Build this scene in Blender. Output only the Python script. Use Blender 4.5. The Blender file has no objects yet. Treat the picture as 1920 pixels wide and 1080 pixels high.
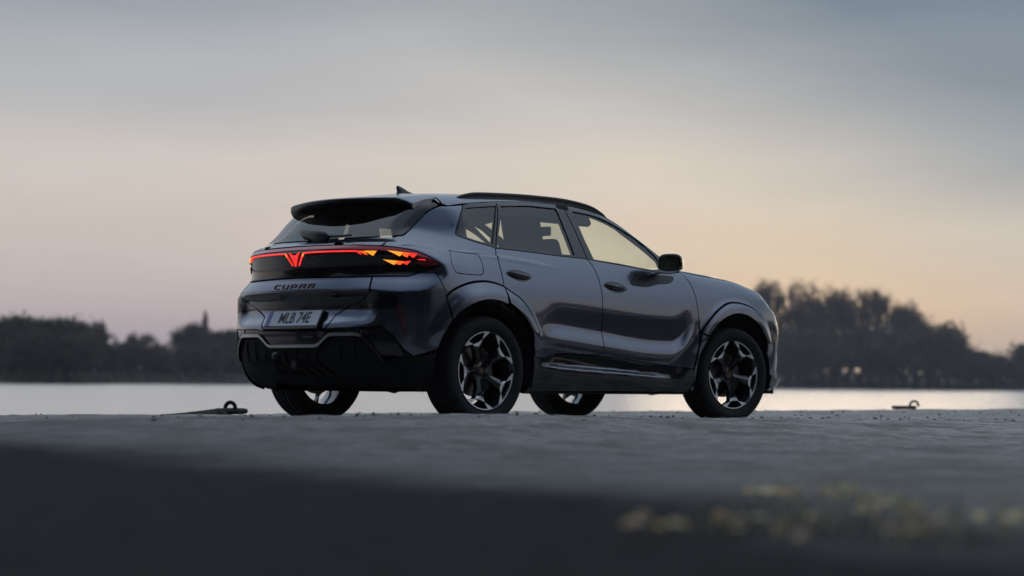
import bpy, bmesh, math, random
import numpy as np
from mathutils import Matrix, Vector
from mathutils.geometry import delaunay_2d_cdt
random.seed(7)
RNG = np.random.default_rng(11)
SC = bpy.context.scene
COL = SC.collection
PI = math.pi
R = math.radians

# ------------------------------------------------------------------ camera
# world axes: x = the car's heading, y = the car's left, z = up, origin on the ground under the rear axle
CAM = (-8.600, -9.289, 0.276)
cam_d = bpy.data.cameras.new('camera')
cam = bpy.data.objects.new('camera', cam_d)
COL.objects.link(cam)
yaw, pitch, roll = R(43.521), R(2.948), R(0.565)
cf = Vector((math.cos(yaw)*math.cos(pitch), math.sin(yaw)*math.cos(pitch), math.sin(pitch)))
cr = Vector((math.sin(yaw), -math.cos(yaw), 0))
cu = cr.cross(cf)
cr2 = cr*math.cos(roll) + cu*math.sin(roll)
cu2 = cu*math.cos(roll) - cr*math.sin(roll)
cam.matrix_world = Matrix(((cr2.x, cu2.x, -cf.x, CAM[0]), (cr2.y, cu2.y, -cf.y, CAM[1]), (cr2.z, cu2.z, -cf.z, CAM[2]), (0, 0, 0, 1)))
cam_d.sensor_width = 36
cam_d.lens = 65.09
cam_d.clip_start = 0.05
cam_d.clip_end = 6000
cam_d.dof.use_dof = True
cam_d.dof.focus_distance = 12.5
cam_d.dof.aperture_fstop = 1.55
cam_d.dof.aperture_blades = 0
SC.camera = cam

# ------------------------------------------------------------------ sky: dusk, the sun just gone behind the trees ahead
world = bpy.data.worlds.new('World')
SC.world = world
world.use_nodes = True
nt = world.node_tree
nt.nodes.clear()
def wn(t, **k):
    n = nt.nodes.new(t)
    for a, b in k.items(): setattr(n, a, b)
    return n
def wl(a, b): nt.links.new(a, b)
SUN_AZ = R(34)                    # bearing of the afterglow, from the x axis
SUN_EL = R(2.0)
tc = wn('ShaderNodeTexCoord')
sep = wn('ShaderNodeSeparateXYZ'); wl(tc.outputs['Generated'], sep.inputs[0])
def wmath(op, a, b=None, c=None, clamp=False):
    n = wn('ShaderNodeMath', operation=op); n.use_clamp = clamp
    for i, v in enumerate((a, b, c)):
        if v is None: continue
        if isinstance(v, (int, float)): n.inputs[i].default_value = v
        else: wl(v, n.inputs[i])
    return n.outputs[0]
def wramp(fac, stops):
    n = wn('ShaderNodeValToRGB'); wl(fac, n.inputs[0])
    e = n.color_ramp.elements
    while len(e) < len(stops): e.new(0.5)
    for i, (p, c) in enumerate(stops):
        e[i].position = p; e[i].color = (*[((v/255+.055)/1.055)**2.4 if v > 10 else v/255/12.92 for v in c], 1)
    n.color_ramp.interpolation = 'EASE'
    return n.outputs[0]
def wmix(f, a, b):
    n = wn('ShaderNodeMix', data_type='RGBA'); 
    if isinstance(f, (int, float)): n.inputs[0].default_value = f
    else: wl(f, n.inputs[0])
    wl(a, n.inputs[6]); wl(b, n.inputs[7]); return n.outputs[2]
el = wmath('MAXIMUM', sep.outputs[2], 0.0)
hx = wmath('ADD', wmath('MULTIPLY', sep.outputs[0], math.cos(SUN_AZ)), wmath('MULTIPLY', sep.outputs[1], math.sin(SUN_AZ)))
side = wmath('ADD', wmath('MULTIPLY', sep.outputs[0], math.sin(SUN_AZ)), wmath('MULTIPLY', sep.outputs[1], -math.cos(SUN_AZ)))
# the thin cloud veil: its colour by height, warm towards the glow and mauve away from it
elr = wmath('POWER', el, 0.5)
S = lambda deg: math.sqrt(math.sin(R(deg)))
warm = wramp(elr, [(0.0, (226, 190, 154)), (S(2.0), (231, 198, 160)), (S(4.5), (223, 205, 178)), (S(6.5), (212, 202, 186)), (S(9), (198, 194, 188)), (S(12), (188, 187, 183)), (S(28), (190, 199, 211)), (1.0, (205, 217, 234))])
cool = wramp(elr, [(0.0, (172, 160, 166)), (S(1.5), (186, 172, 174)), (S(4.5), (200, 188, 181)), (S(6.5), (200, 192, 185)), (S(9), (176, 177, 179)), (S(12), (146, 153, 161)), (S(28), (186, 197, 210)), (1.0, (205, 217, 234))])
far_ = wramp(elr, [(0.0, (176, 164, 162)), (S(4), (186, 174, 168)), (S(10), (172, 172, 178)), (S(20), (184, 196, 215)), (S(40), (204, 218, 238)), (1.0, (205, 217, 234))])
dark_ = wramp(elr, [(0.0, (122, 114, 120)), (S(4), (128, 122, 128)), (S(10), (118, 121, 132)), (S(20), (110, 121, 141)), (S(40), (112, 127, 152)), (1.0, (150, 165, 188))])   # the sky opposite the afterglow
# azimuth weights
w_glow = wmath('SMOOTH_MAX', wmath('MULTIPLY_ADD', wmath('ABSOLUTE', wmath('ADD', side, 0.0)), -3.2, 1.0), 0.0, 0.15)
w_front = wmath('MULTIPLY_ADD', hx, 1.6, -0.25, clamp=True)
w_back = wmath('MULTIPLY_ADD', hx, -4.2, 0.56, clamp=True)
veil = wmix(w_front, wmix(w_back, far_, dark_), wmix(w_glow, cool, warm))
# right of the frame the veil thins and the blue comes through
clear = wramp(elr, [(0.0, (206, 186, 166)), (S(2.5), (206, 192, 172)), (S(4.5), (186, 184, 176)), (S(7), (142, 153, 161)), (S(10), (126, 139, 150)), (S(13), (104, 124, 140)), (S(30), (140, 160, 182)), (1.0, (205, 217, 234))])
nz = wn('ShaderNodeTexNoise'); nz.inputs['Scale'].default_value = 3.2; nz.inputs['Detail'].default_value = 6; nz.inputs['Roughness'].default_value = .55
mp = wn('ShaderNodeMapping'); mp.inputs['Rotation'].default_value = (R(18), R(-22), R(20)); mp.inputs['Scale'].default_value = (1.0, 1.0, 4.5)
wl(tc.outputs['Generated'], mp.inputs[0]); wl(mp.outputs[0], nz.inputs['Vector'])
nzc = wmath('MULTIPLY_ADD', nz.outputs[0], 2.2, -1.1)
diag = wmath('ADD', wmath('MULTIPLY', side, 4.0), wmath('MULTIPLY_ADD', el, 5.6, -0.19))
w_clear = wmath('ADD', diag, wmath('MULTIPLY', nzc, 0.28), clamp=True)
veil2 = wmix(wmath('MULTIPLY', w_clear, w_front), veil, clear)
nz2 = wn('ShaderNodeTexNoise'); nz2.inputs['Scale'].default_value = 5.0; nz2.inputs['Detail'].default_value = 8; nz2.inputs['Roughness'].default_value = .6
mp2 = wn('ShaderNodeMapping'); mp2.inputs['Rotation'].default_value = (R(-20), R(24), R(50)); mp2.inputs['Scale'].default_value = (1.0, 1.0, 7.0)
wl(tc.outputs['Generated'], mp2.inputs[0]); wl(mp2.outputs[0], nz2.inputs['Vector'])
streak = wmath('MULTIPLY_ADD', nz2.outputs[0], 0.22, 0.90)
sc_ = wn('ShaderNodeVectorMath', operation='SCALE'); wl(veil2, sc_.inputs[0]); wl(streak, sc_.inputs['Scale'])
# the clear air above the veil
sky = wn('ShaderNodeTexSky', sky_type='NISHITA')
sky.sun_disc = False
sky.sun_elevation = SUN_EL
sky.sun_rotation = R(90) - SUN_AZ
sky.air_density = 1.0; sky.dust_density = 2.0; sky.ozone_density = 1.5
bg1 = wn('ShaderNodeBackground'); wl(sky.outputs[0], bg1.inputs[0]); bg1.inputs[1].default_value = 0.03
bg2 = wn('ShaderNodeBackground'); wl(sc_.outputs[0], bg2.inputs[0]); bg2.inputs[1].default_value = 1.12
mxs = wn('ShaderNodeMixShader'); mxs.inputs[0].default_value = 0.93
wl(bg1.outputs[0], mxs.inputs[1]); wl(bg2.outputs[0], mxs.inputs[2])
wo = wn('ShaderNodeOutputWorld'); wl(mxs.outputs[0], wo.inputs[0])

sun_d = bpy.data.lights.new('sun', 'SUN')
sun_d.energy = 0.10
sun_d.angle = R(12)
sun_d.color = (1.0, 0.78, 0.55)
sun = bpy.data.objects.new('sun', sun_d)
COL.objects.link(sun)
sd = Vector((math.cos(SUN_AZ)*math.cos(SUN_EL), math.sin(SUN_AZ)*math.cos(SUN_EL), math.sin(SUN_EL)))
sun.rotation_euler = sd.to_track_quat('Z', 'Y').to_euler()

SC.view_settings.view_transform = 'Standard'
SC.view_settings.look = 'None'
SC.view_settings.exposure = 0.09
SC.view_settings.gamma = 1.0
SC.render.engine = 'CYCLES'
SC.cycles.use_denoising = True
SC.cycles.max_bounces = 8
SC.cycles.transparent_max_bounces = 16
SC.cycles.caustics_reflective = False
SC.cycles.caustics_refractive = False
SC.cycles.sample_clamp_indirect = 4.0

# ------------------------------------------------------------------ helpers
def tag(o, label=None, cat=None, group=None, kind=None):
    if label: o['label'] = label
    if cat: o['category'] = cat
    if group: o['group'] = group
    if kind: o['kind'] = kind
    return o
def empty(name, loc=(0, 0, 0), rot=(0, 0, 0), parent=None):
    o = bpy.data.objects.new(name, None); COL.objects.link(o)
    o.location = loc; o.rotation_euler = rot; o.empty_display_size = .1
    if parent: o.parent = parent
    return o
def link(name, me, mat=None, parent=None):
    o = bpy.data.objects.new(name, me); COL.objects.link(o)
    if mat is not None and not me.materials:
        for m in (mat if isinstance(mat, (list, tuple)) else [mat]): me.materials.append(m)
    if parent: o.parent = parent
    return o
def mesh(name, verts, faces, mat=None, parent=None, smooth=True, mi=None):
    me = bpy.data.meshes.new(name)
    me.from_pydata([tuple(map(float, v)) for v in verts], [], [tuple(int(i) for i in f) for f in faces])
    if smooth: me.polygons.foreach_set('use_smooth', [True]*len(me.polygons))
    if mi is not None: me.polygons.foreach_set('material_index', list(mi))
    me.update()
    return link(name, me, mat, parent)
def fixn(me, angle=None):
    bm = bmesh.new(); bm.from_mesh(me); bmesh.ops.recalc_face_normals(bm, faces=bm.faces)
    if angle is not None:
        for e in bm.edges:
            if len(e.link_faces) == 2 and e.calc_face_angle(0) > angle: e.smooth = False
    bm.to_mesh(me); bm.free()
def loft(name, rings, mat, parent=None, closed=True, caps=True, sharp=R(40)):
    n = len(rings[0]); V = [p for r in rings for p in r]; Fs = []
    for i in range(len(rings)-1):
        for j in range(n if closed else n-1):
            k = (j+1) % n
            Fs.append((i*n+j, i*n+k, (i+1)*n+k, (i+1)*n+j))
    if caps:
        Fs.append(tuple(range(n))[::-1]); Fs.append(tuple((len(rings)-1)*n+j for j in range(n)))
    o = mesh(name, V, Fs, mat, parent); fixn(o.data, sharp); return o
def rbox(name, c, size, mat, parent=None, bev=.01, seg=3, rot=None):
    bm = bmesh.new(); bmesh.ops.create_cube(bm, size=1)
    for v in bm.verts: v.co = Vector((v.co.x*size[0], v.co.y*size[1], v.co.z*size[2]))
    if bev: bmesh.ops.bevel(bm, geom=bm.edges[:], offset=min(bev, min(size)*.49), segments=seg, affect='EDGES', profile=.6)
    M = Matrix.Translation(c) @ (rot.to_4x4() if rot else Matrix())
    bm.transform(M)
    for f in bm.faces: f.smooth = True
    me = bpy.data.meshes.new(name); bm.to_mesh(me); bm.free(); fixn(me, R(35))
    return link(name, me, mat, parent)
def tube(name, pts, rad, mat, parent=None, n=10, flat=1.0):
    pts = [Vector(p) for p in pts]; rings = []
    for i, p in enumerate(pts):
        t = (pts[min(i+1, len(pts)-1)] - pts[max(i-1, 0)]).normalized()
        a = t.cross(Vector((0, 0, 1)))
        if a.length < 1e-4: a = t.cross(Vector((0, 1, 0)))
        a.normalize(); b = a.cross(t).normalized()
        r = rad[i] if isinstance(rad, (list, tuple)) else rad
        rings.append([p + a*math.cos(2*PI*k/n)*r*flat + b*math.sin(2*PI*k/n)*r for k in range(n)])
    return loft(name, rings, mat, parent)
def spin(name, prof, mat, parent=None, n=96, sharp=R(30), close=False):
    # profile of (radius, y) turned about the y axis
    V, Fs = [], []; m = len(prof)
    for k in range(n):
        a = 2*PI*k/n
        for r, y in prof: V.append((r*math.cos(a), y, r*math.sin(a)))
    for k in range(n):
        for j in range(m if close else m-1):
            a, b = k*m+j, k*m+(j+1) % m; c, d = ((k+1) % n)*m+(j+1) % m, ((k+1) % n)*m+j
            Fs.append((a, b, c, d))
    o = mesh(name, V, Fs, mat, parent); fixn(o.data, sharp); return o

# ------------------------------------------------------------------ materials
def mat(name, base=(.5, .5, .5), rough=.5, metal=0., coat=0., coat_rough=.03, spec=.5, emit=None, estr=0., bump=None, var=None):
    m = bpy.data.materials.new(name); m.use_nodes = True
    t = m.node_tree; b = t.nodes['Principled BSDF']
    b.inputs['Base Color'].default_value = (*base, 1); b.inputs['Roughness'].default_value = rough
    b.inputs['Metallic'].default_value = metal; b.inputs['Coat Weight'].default_value = coat; b.inputs['Coat Roughness'].default_value = coat_rough
    b.inputs['Specular IOR Level'].default_value = spec
    if emit: b.inputs['Emission Color'].default_value = (*emit, 1); b.inputs['Emission Strength'].default_value = estr
    co = t.nodes.new('ShaderNodeTexCoord')
    if var:   # (scale, amount): uneven colour
        n = t.nodes.new('ShaderNodeTexNoise'); n.inputs['Scale'].default_value = var[0]; n.inputs['Detail'].default_value = 6
        t.links.new(co.outputs['Object'], n.inputs['Vector'])
        r = t.nodes.new('ShaderNodeValToRGB'); e = r.color_ramp.elements
        e[0].position, e[1].position = .3, .7
        e[0].color = (*[c*(1-var[1]) for c in base], 1); e[1].color = (*[min(1, c*(1+var[1])) for c in base], 1)
        t.links.new(n.outputs[0], r.inputs[0]); t.links.new(r.outputs[0], b.inputs['Base Color'])
        q = t.nodes.new('ShaderNodeMapRange'); q.inputs['To Min'].default_value = max(0, rough-.06); q.inputs['To Max'].default_value = min(1, rough+.08)
        t.links.new(n.outputs[0], q.inputs[0]); t.links.new(q.outputs[0], b.inputs['Roughness'])
    if bump:
        n = t.nodes.new('ShaderNodeTexNoise'); n.inputs['Scale'].default_value = bump[0]; n.inputs['Detail'].default_value = 5
        t.links.new(co.outputs['Object'], n.inputs['Vector'])
        u = t.nodes.new('ShaderNodeBump'); u.inputs['Strength'].default_value = bump[1]; u.inputs['Distance'].default_value = bump[2]
        t.links.new(n.outputs[0], u.inputs['Height']); t.links.new(u.outputs[0], b.inputs['Normal'])
    return m
def glass(name, tint, refl=1.0, ior=1.5):
    m = bpy.data.materials.new(name); m.use_nodes = True; t = m.node_tree; t.nodes.clear()
    o = t.nodes.new('ShaderNodeOutputMaterial'); tr = t.nodes.new('ShaderNodeBsdfTransparent'); gl = t.nodes.new('ShaderNodeBsdfGlossy')
    tr.inputs[0].default_value = (*tint, 1); gl.inputs['Roughness'].default_value = .01; gl.inputs[0].default_value = (refl, refl, refl, 1)
    lw = t.nodes.new('ShaderNodeLayerWeight'); lw.inputs[0].default_value = .5
    pw = t.nodes.new('ShaderNodeMath'); pw.operation = 'POWER'; pw.inputs[1].default_value = 5; t.links.new(lw.outputs['Facing'], pw.inputs[0])
    mu = t.nodes.new('ShaderNodeMath'); mu.operation = 'MULTIPLY_ADD'; mu.inputs[1].default_value = .92; mu.inputs[2].default_value = .08; mu.use_clamp = True   # both faces of the pane
    t.links.new(pw.outputs[0], mu.inputs[0])
    mx = t.nodes.new('ShaderNodeMixShader'); t.links.new(mu.outputs[0], mx.inputs[0]); t.links.new(tr.outputs[0], mx.inputs[1]); t.links.new(gl.outputs[0], mx.inputs[2])
    t.links.new(mx.outputs[0], o.inputs[0]); return m
# ------------------------------------------------------------------ the quay
def sst1(a, b, x):
    t = np.clip((x-a)/(b-a), 0, 1); return t*t*(3-2*t)
def vnoise(x, y, s, seed=0):
    # smooth value noise
    x = np.asarray(x)*s+seed*17.3; y = np.asarray(y)*s+seed*9.1
    xi, yi = np.floor(x), np.floor(y); fx, fy = x-xi, y-yi; fx = fx*fx*(3-2*fx); fy = fy*fy*(3-2*fy)
    h = lambda a, b: np.modf(np.abs(np.sin(a*127.1+b*311.7+seed)*43758.5453))[0]
    return (h(xi, yi)*(1-fx)+h(xi+1, yi)*fx)*(1-fy)+(h(xi, yi+1)*(1-fx)+h(xi+1, yi+1)*fx)*fy-.5
EDGE_Y = 3.0
def ground_h(x, y):
    x = np.asarray(x, float); y = np.asarray(y, float)
    amp = np.interp(x, [-9, -5, -3, -1, 0.3, 1.6, 3.2, 6, 9], [.0, .07, .104, .100, .078, .062, .035, .01, 0])
    d = y+2.1
    prof = np.where(d > 0, np.exp(-(d/.55)**2), np.exp(-(d/1.6)**2))
    near = sst1(-1.25, -.95, y)*(1-sst1(2.0, 2.6, np.abs(y)))   # level where the car stands
    n = .012*vnoise(x, y, .9, 1)+.006*vnoise(x, y, 2.7, 2)+.009*vnoise(x, y, 6.5, 3)+.007*vnoise(x, y, 15, 4)
    fade = np.exp(-((x-CAM[0])**2+(y-CAM[1])**2)/40.)
    return amp*prof*(1-near)+n*(1-near)*(1-.0*fade)
def axis(parts):
    out = []
    for a, b, s in parts: out += list(np.arange(a, b, s))
    return np.array(out+[parts[-1][1]])
def sheet(name, xs, ys, hf, m, skirt=None):
    X, Y = np.meshgrid(xs, ys, indexing='ij'); Z = hf(X, Y); nx, ny = X.shape
    V = np.stack([X, Y, Z], -1).reshape(-1, 3); i = np.arange(nx*ny).reshape(nx, ny)
    Fs = np.stack([i[:-1, :-1], i[1:, :-1], i[1:, 1:], i[:-1, 1:]], -1).reshape(-1, 4).tolist(); V = V.tolist()
    if skirt:                       # quay wall below the last row
        b = len(V); V += [[x, ys[-1]+.01, skirt] for x in xs]
        for k in range(nx-1): Fs.append((int(i[k, -1]), int(i[k+1, -1]), b+k+1, b+k))
    o = mesh(name, V, Fs, m); return o

def ground_mat(name, c0, c1, c2, rough, spec, bumpd, dark_zones=False):
    m = bpy.data.materials.new(name); m.use_nodes = True; t = m.node_tree; b = t.nodes['Principled BSDF']
    co = t.nodes.new('ShaderNodeTexCoord')
    def noise(s, d=6, r=.6):
        n = t.nodes.new('ShaderNodeTexNoise'); n.inputs['Scale'].default_value = s; n.inputs['Detail'].default_value = d; n.inputs['Roughness'].default_value = r
        t.links.new(co.outputs['Object'], n.inputs['Vector']); return n.outputs[0]
    def ramp(f, a, b_, p=(.3, .7)):
        r = t.nodes.new('ShaderNodeValToRGB'); r.color_ramp.elements[0].color = (*a, 1); r.color_ramp.elements[1].color = (*b_, 1)
        r.color_ramp.elements[0].position, r.color_ramp.elements[1].position = p; t.links.new(f, r.inputs[0]); return r.outputs[0]
    def mix(f, a, b_, mode='MIX'):
        n = t.nodes.new('ShaderNodeMix'); n.data_type = 'RGBA'; n.blend_type = mode
        if isinstance(f, float): n.inputs[0].default_value = f
        else: t.links.new(f, n.inputs[0])
        t.links.new(a, n.inputs[6]); t.links.new(b_, n.inputs[7]); return n.outputs[2]
    big = ramp(noise(.55), c0, c1, (.35, .65)); fine = ramp(noise(38, 4, .7), c0, c2, (.35, .72)); grit = ramp(noise(85, 4, .75), (.25, .25, .25), (1.5, 1.48, 1.45), (.32, .68))
    col = mix(.45, big, fine); col = mix(.65, col, grit, 'MULTIPLY')
    stain = ramp(noise(2.3, 7, .65), (.55, .53, .51), (1.08, 1.08, 1.08), (.40, .56)); col = mix(.8, col, stain, 'MULTIPLY')
    blot = ramp(noise(11, 5, .7), (.55, .54, .53), (1.3, 1.3, 1.3), (.38, .62)); col = mix(.7, col, blot, 'MULTIPLY')
    if dark_zones:
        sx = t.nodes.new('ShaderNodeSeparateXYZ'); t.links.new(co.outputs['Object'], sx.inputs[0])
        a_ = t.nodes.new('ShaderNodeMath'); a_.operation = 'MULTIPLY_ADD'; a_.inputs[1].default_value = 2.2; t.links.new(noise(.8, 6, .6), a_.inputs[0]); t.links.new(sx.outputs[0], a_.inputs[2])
        r_ = t.nodes.new('ShaderNodeMapRange'); r_.inputs['From Min'].default_value = -4.4; r_.inputs['From Max'].default_value = 3.0; r_.inputs['To Min'].default_value = .9; r_.inputs['To Max'].default_value = 0.0; t.links.new(a_.outputs[0], r_.inputs[0])  # concrete grows darker towards low x
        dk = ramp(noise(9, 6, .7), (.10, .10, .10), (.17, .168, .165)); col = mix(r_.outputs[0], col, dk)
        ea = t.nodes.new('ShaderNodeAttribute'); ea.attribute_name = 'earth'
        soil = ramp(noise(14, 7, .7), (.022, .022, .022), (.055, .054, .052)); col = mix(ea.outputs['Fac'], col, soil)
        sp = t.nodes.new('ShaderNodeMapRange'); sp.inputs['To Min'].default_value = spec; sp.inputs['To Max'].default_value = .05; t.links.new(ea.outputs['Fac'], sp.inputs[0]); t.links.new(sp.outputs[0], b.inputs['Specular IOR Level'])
    t.links.new(col, b.inputs['Base Color']); b.inputs['Roughness'].default_value = rough; b.inputs['Specular IOR Level'].default_value = spec
    u = t.nodes.new('ShaderNodeBump'); u.inputs['Strength'].default_value = 1; u.inputs['Distance'].default_value = bumpd
    ad = t.nodes.new('ShaderNodeMath'); ad.operation = 'MULTIPLY_ADD'; ad.inputs[1].default_value = .4
    t.links.new(noise(150, 4, .7), ad.inputs[0]); t.links.new(noise(35, 5, .7), ad.inputs[2]); t.links.new(ad.outputs[0], u.inputs['Height']); t.links.new(u.outputs[0], b.inputs['Normal'])
    return m
M_CONC = ground_mat('weathered_concrete', (.41, .39, .362), (.575, .55, .51), (.735, .70, .65), .92, .25, .012, dark_zones=True)

xs = axis([(-300, -40, 20), (-40, -10, 1.5), (-10, -6.5, .25), (-6.5, -5, .05), (-5, 4.5, .026), (4.5, 16, .1), (16, 40, 1.2), (40, 500, 25)])
ys = axis([(-400, -40, 24), (-40, -12, 1.5), (-12, -8, .2), (-8, -5, .05), (-5, -1.2, .026), (-1.2, 2.96, .05), (2.96, 2.995, .0175)])
def quay_h(x, y):
    h = ground_h(x, y)
    chip = np.maximum(0, vnoise(x, y, 6, 5))*.03+np.maximum(0, vnoise(x, y, 19, 6))*.015
    return h-np.where(y > 2.93, chip, 0)-np.where(y > 2.985, .012, 0)
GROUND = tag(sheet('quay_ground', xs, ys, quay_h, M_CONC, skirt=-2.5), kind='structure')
# where the concrete gives way to dark packed earth: near the camera; right of the frame it is added, unseen, to darken door reflections
def tedge(y): return np.interp(y, [-12, -7.7, -7.34, -7.03, -6.64, -6.08, -5.6, -4.94, -4.26, -3.83, -3.5, -3.18, -2.9, -2.2, -1, 3], [-6.2, -5.48, -5.32, -5.12, -4.99, -4.93, -4.84, -4.65, -4.52, -4.55, -4.66, -4.91, -5.1, -5.8, -6.8, -9.5])+.22*vnoise(y, y*0+3, 1.3, 8)+.12*vnoise(y, y*0+7, 4.1, 9)+.05*vnoise(y, y*0+2, 13, 12)
def door_shade_edge(x): return np.interp(x, [-3, 0, 1.5, 3, 6, 9, 60], [-6.9, -5.15, -4.35, -3.6, -2.3, -1.7, -1.7])
me = GROUND.data; co_ = np.empty(len(me.vertices)*3); me.vertices.foreach_get('co', co_); co_ = co_.reshape(-1, 3)
X, Y = co_[:, 0], co_[:, 1]
rag = .55*vnoise(X, Y, .8, 21)+.35*vnoise(X, Y, 2.3, 22)+.2*vnoise(X, Y, 7, 23)
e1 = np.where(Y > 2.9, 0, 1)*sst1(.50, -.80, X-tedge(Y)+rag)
e2 = sst1(.35, -.25, Y-door_shade_edge(X)+.4*rag)*sst1(-3.4, -2.4, X)
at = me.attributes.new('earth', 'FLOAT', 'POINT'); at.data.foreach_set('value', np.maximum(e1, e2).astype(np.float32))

# loose grit and pebbles
def pebbles():
    V, Fs = [], []
    base = [(1, 0, -.2), (.3, .95, .1), (-.8, .6, -.1), (-.8, -.6, .15), (.3, -.95, -.1), (.1, 0, .8), (-.1, .1, -.7)]
    tri = [(0, 1, 5), (1, 2, 5), (2, 3, 5), (3, 4, 5), (4, 0, 5), (1, 0, 6), (2, 1, 6), (3, 2, 6), (4, 3, 6), (0, 4, 6)]
    def put(x, y, s):
        if abs(y) < 1.05 and -.5 < x < 3.2 and (abs(x) < .5 or abs(x-2.68) < .5): return
        a = random.random()*6.28; z = float(quay_h(x, y)); q = [random.uniform(.6, 1.3) for _ in range(7)]; b = len(V)
        for k, p in enumerate(base):
            X, Y = p[0]*math.cos(a)-p[1]*math.sin(a), p[0]*math.sin(a)+p[1]*math.cos(a)
            V.append((x+X*s*q[k], y+Y*s*q[k], z+s*.35+p[2]*s*.75*q[k]))
        Fs.extend(tuple(b+i for i in t) for t in tri)
    for _ in range(1100): put(random.uniform(-2, 14), random.uniform(-1.2, 2.97), .003+.018*random.random()**7)
    for _ in range(1500): put(random.uniform(-3.8, 5), random.gauss(-1.75, .35), .0025+.014*random.random()**5)
    for _ in range(120): put(random.uniform(-3, 13), random.uniform(2.80, 2.985), .004+.014*random.random()**4)
    o = mesh('loose_grit', V, Fs, mat('grit', (.13, .125, .12), .9, var=(30, .5)), smooth=False)
    tag(o, 'small loose stones and grit scattered over the quay around the car', 'gravel', kind='stuff')
pebbles()

# ------------------------------------------------------------------ water
WZ = -0.25
m = bpy.data.materials.new('river_water'); m.use_nodes = True; t = m.node_tree; b = t.nodes['Principled BSDF']
b.inputs['Base Color'].default_value = (.97, .88, .80, 1); b.inputs['Metallic'].default_value = .92; b.inputs['Roughness'].default_value = .24; b.inputs['IOR'].default_value = 1.33
co = t.nodes.new('ShaderNodeTexCoord'); mpn = t.nodes.new('ShaderNodeMapping'); mpn.inputs['Scale'].default_value = (1, 1.8, 1); mpn.inputs['Rotation'].default_value = (0, 0, R(30))
t.links.new(co.outputs['Object'], mpn.inputs[0])
h_ = None
for s, w in ((.35, 1.0), (1.7, .35), (6.0, .08)):
    n = t.nodes.new('ShaderNodeTexNoise'); n.inputs['Scale'].default_value = s; n.inputs['Detail'].default_value = 3
    t.links.new(mpn.outputs[0], n.inputs['Vector'])
    k = t.nodes.new('ShaderNodeMath'); k.operation = 'MULTIPLY'; k.inputs[1].default_value = w; t.links.new(n.outputs[0], k.inputs[0])
    if h_ is None: h_ = k.outputs[0]
    else:
        a = t.nodes.new('ShaderNodeMath'); a.operation = 'ADD'; t.links.new(h_, a.inputs[0]); t.links.new(k.outputs[0], a.inputs[1]); h_ = a.outputs[0]
u = t.nodes.new('ShaderNodeBump'); u.inputs['Strength'].default_value = 1.0; u.inputs['Distance'].default_value = .16
t.links.new(h_, u.inputs['Height']); t.links.new(u.outputs[0], b.inputs['Normal'])
tag(mesh('water', [(-900, 3.0, WZ), (1500, 3.0, WZ), (1500, 1500, WZ), (-900, 1500, WZ)], [(0, 1, 2, 3)], m), kind='structure')

# ------------------------------------------------------------------ far bank
SHORE = [(-120, 120), (20, 136), (78, 154), (93.4, 160.4), (123, 179.3), (160, 199), (220, 229), (288, 243), (318, 222), (332, 200), (336, 173), (345, 144), (380, 110), (470, 60)]
def shore_pts(step=4.0):
    out = []
    for (a, b), (c, d) in zip(SHORE[:-1], SHORE[1:]):
        n = max(1, int(math.hypot(c-a, d-b)/step))
        out += [(a+(c-a)*k/n, b+(d-b)*k/n) for k in range(n)]
    return np.array(out+[SHORE[-1]])
SP = shore_pts()
nrm = np.gradient(SP, axis=0); nrm = np.stack([-nrm[:, 1], nrm[:, 0]], -1); nrm /= np.linalg.norm(nrm, axis=1, keepdims=True)
for _ in range(6): nrm[1:-1] = (nrm[:-2]+nrm[1:-1]*2+nrm[2:])/4
nrm /= np.linalg.norm(nrm, axis=1, keepdims=True)
away = SP-np.array(CAM[:2]); away /= np.linalg.norm(away, axis=1, keepdims=True)
dirn = away*.7+nrm*.3*np.sign((nrm*away).sum(1, keepdims=True)); dirn /= np.linalg.norm(dirn, axis=1, keepdims=True)
offs = [(-3, -.6), (0, .02), (1.2, .5), (3, .8), (7, 1.3), (16, 2.0), (40, 2.6), (110, 3.5), (400, 6)]
V, Fs = [], []
for i, (p, d) in enumerate(zip(SP, dirn)):
    for o_, h in offs:
        j = 1+.5*vnoise(p[0], p[1], .12, 4)*(1 if o_ > 0 else 0)
        V.append((p[0]+d[0]*o_, p[1]+d[1]*o_, WZ+h*float(j)))
n = len(offs)
for i in range(len(SP)-1):
    for j in range(n-1): Fs.append((i*n+j, (i+1)*n+j, (i+1)*n+j+1, i*n+j+1))
M_BANK = mat('rough_bank', (.055, .058, .045), .95, spec=.1, var=(.35, .55))
o = mesh('far_bank_terrain', V, Fs, M_BANK); fixn(o.data); tag(o, kind='structure')

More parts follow.
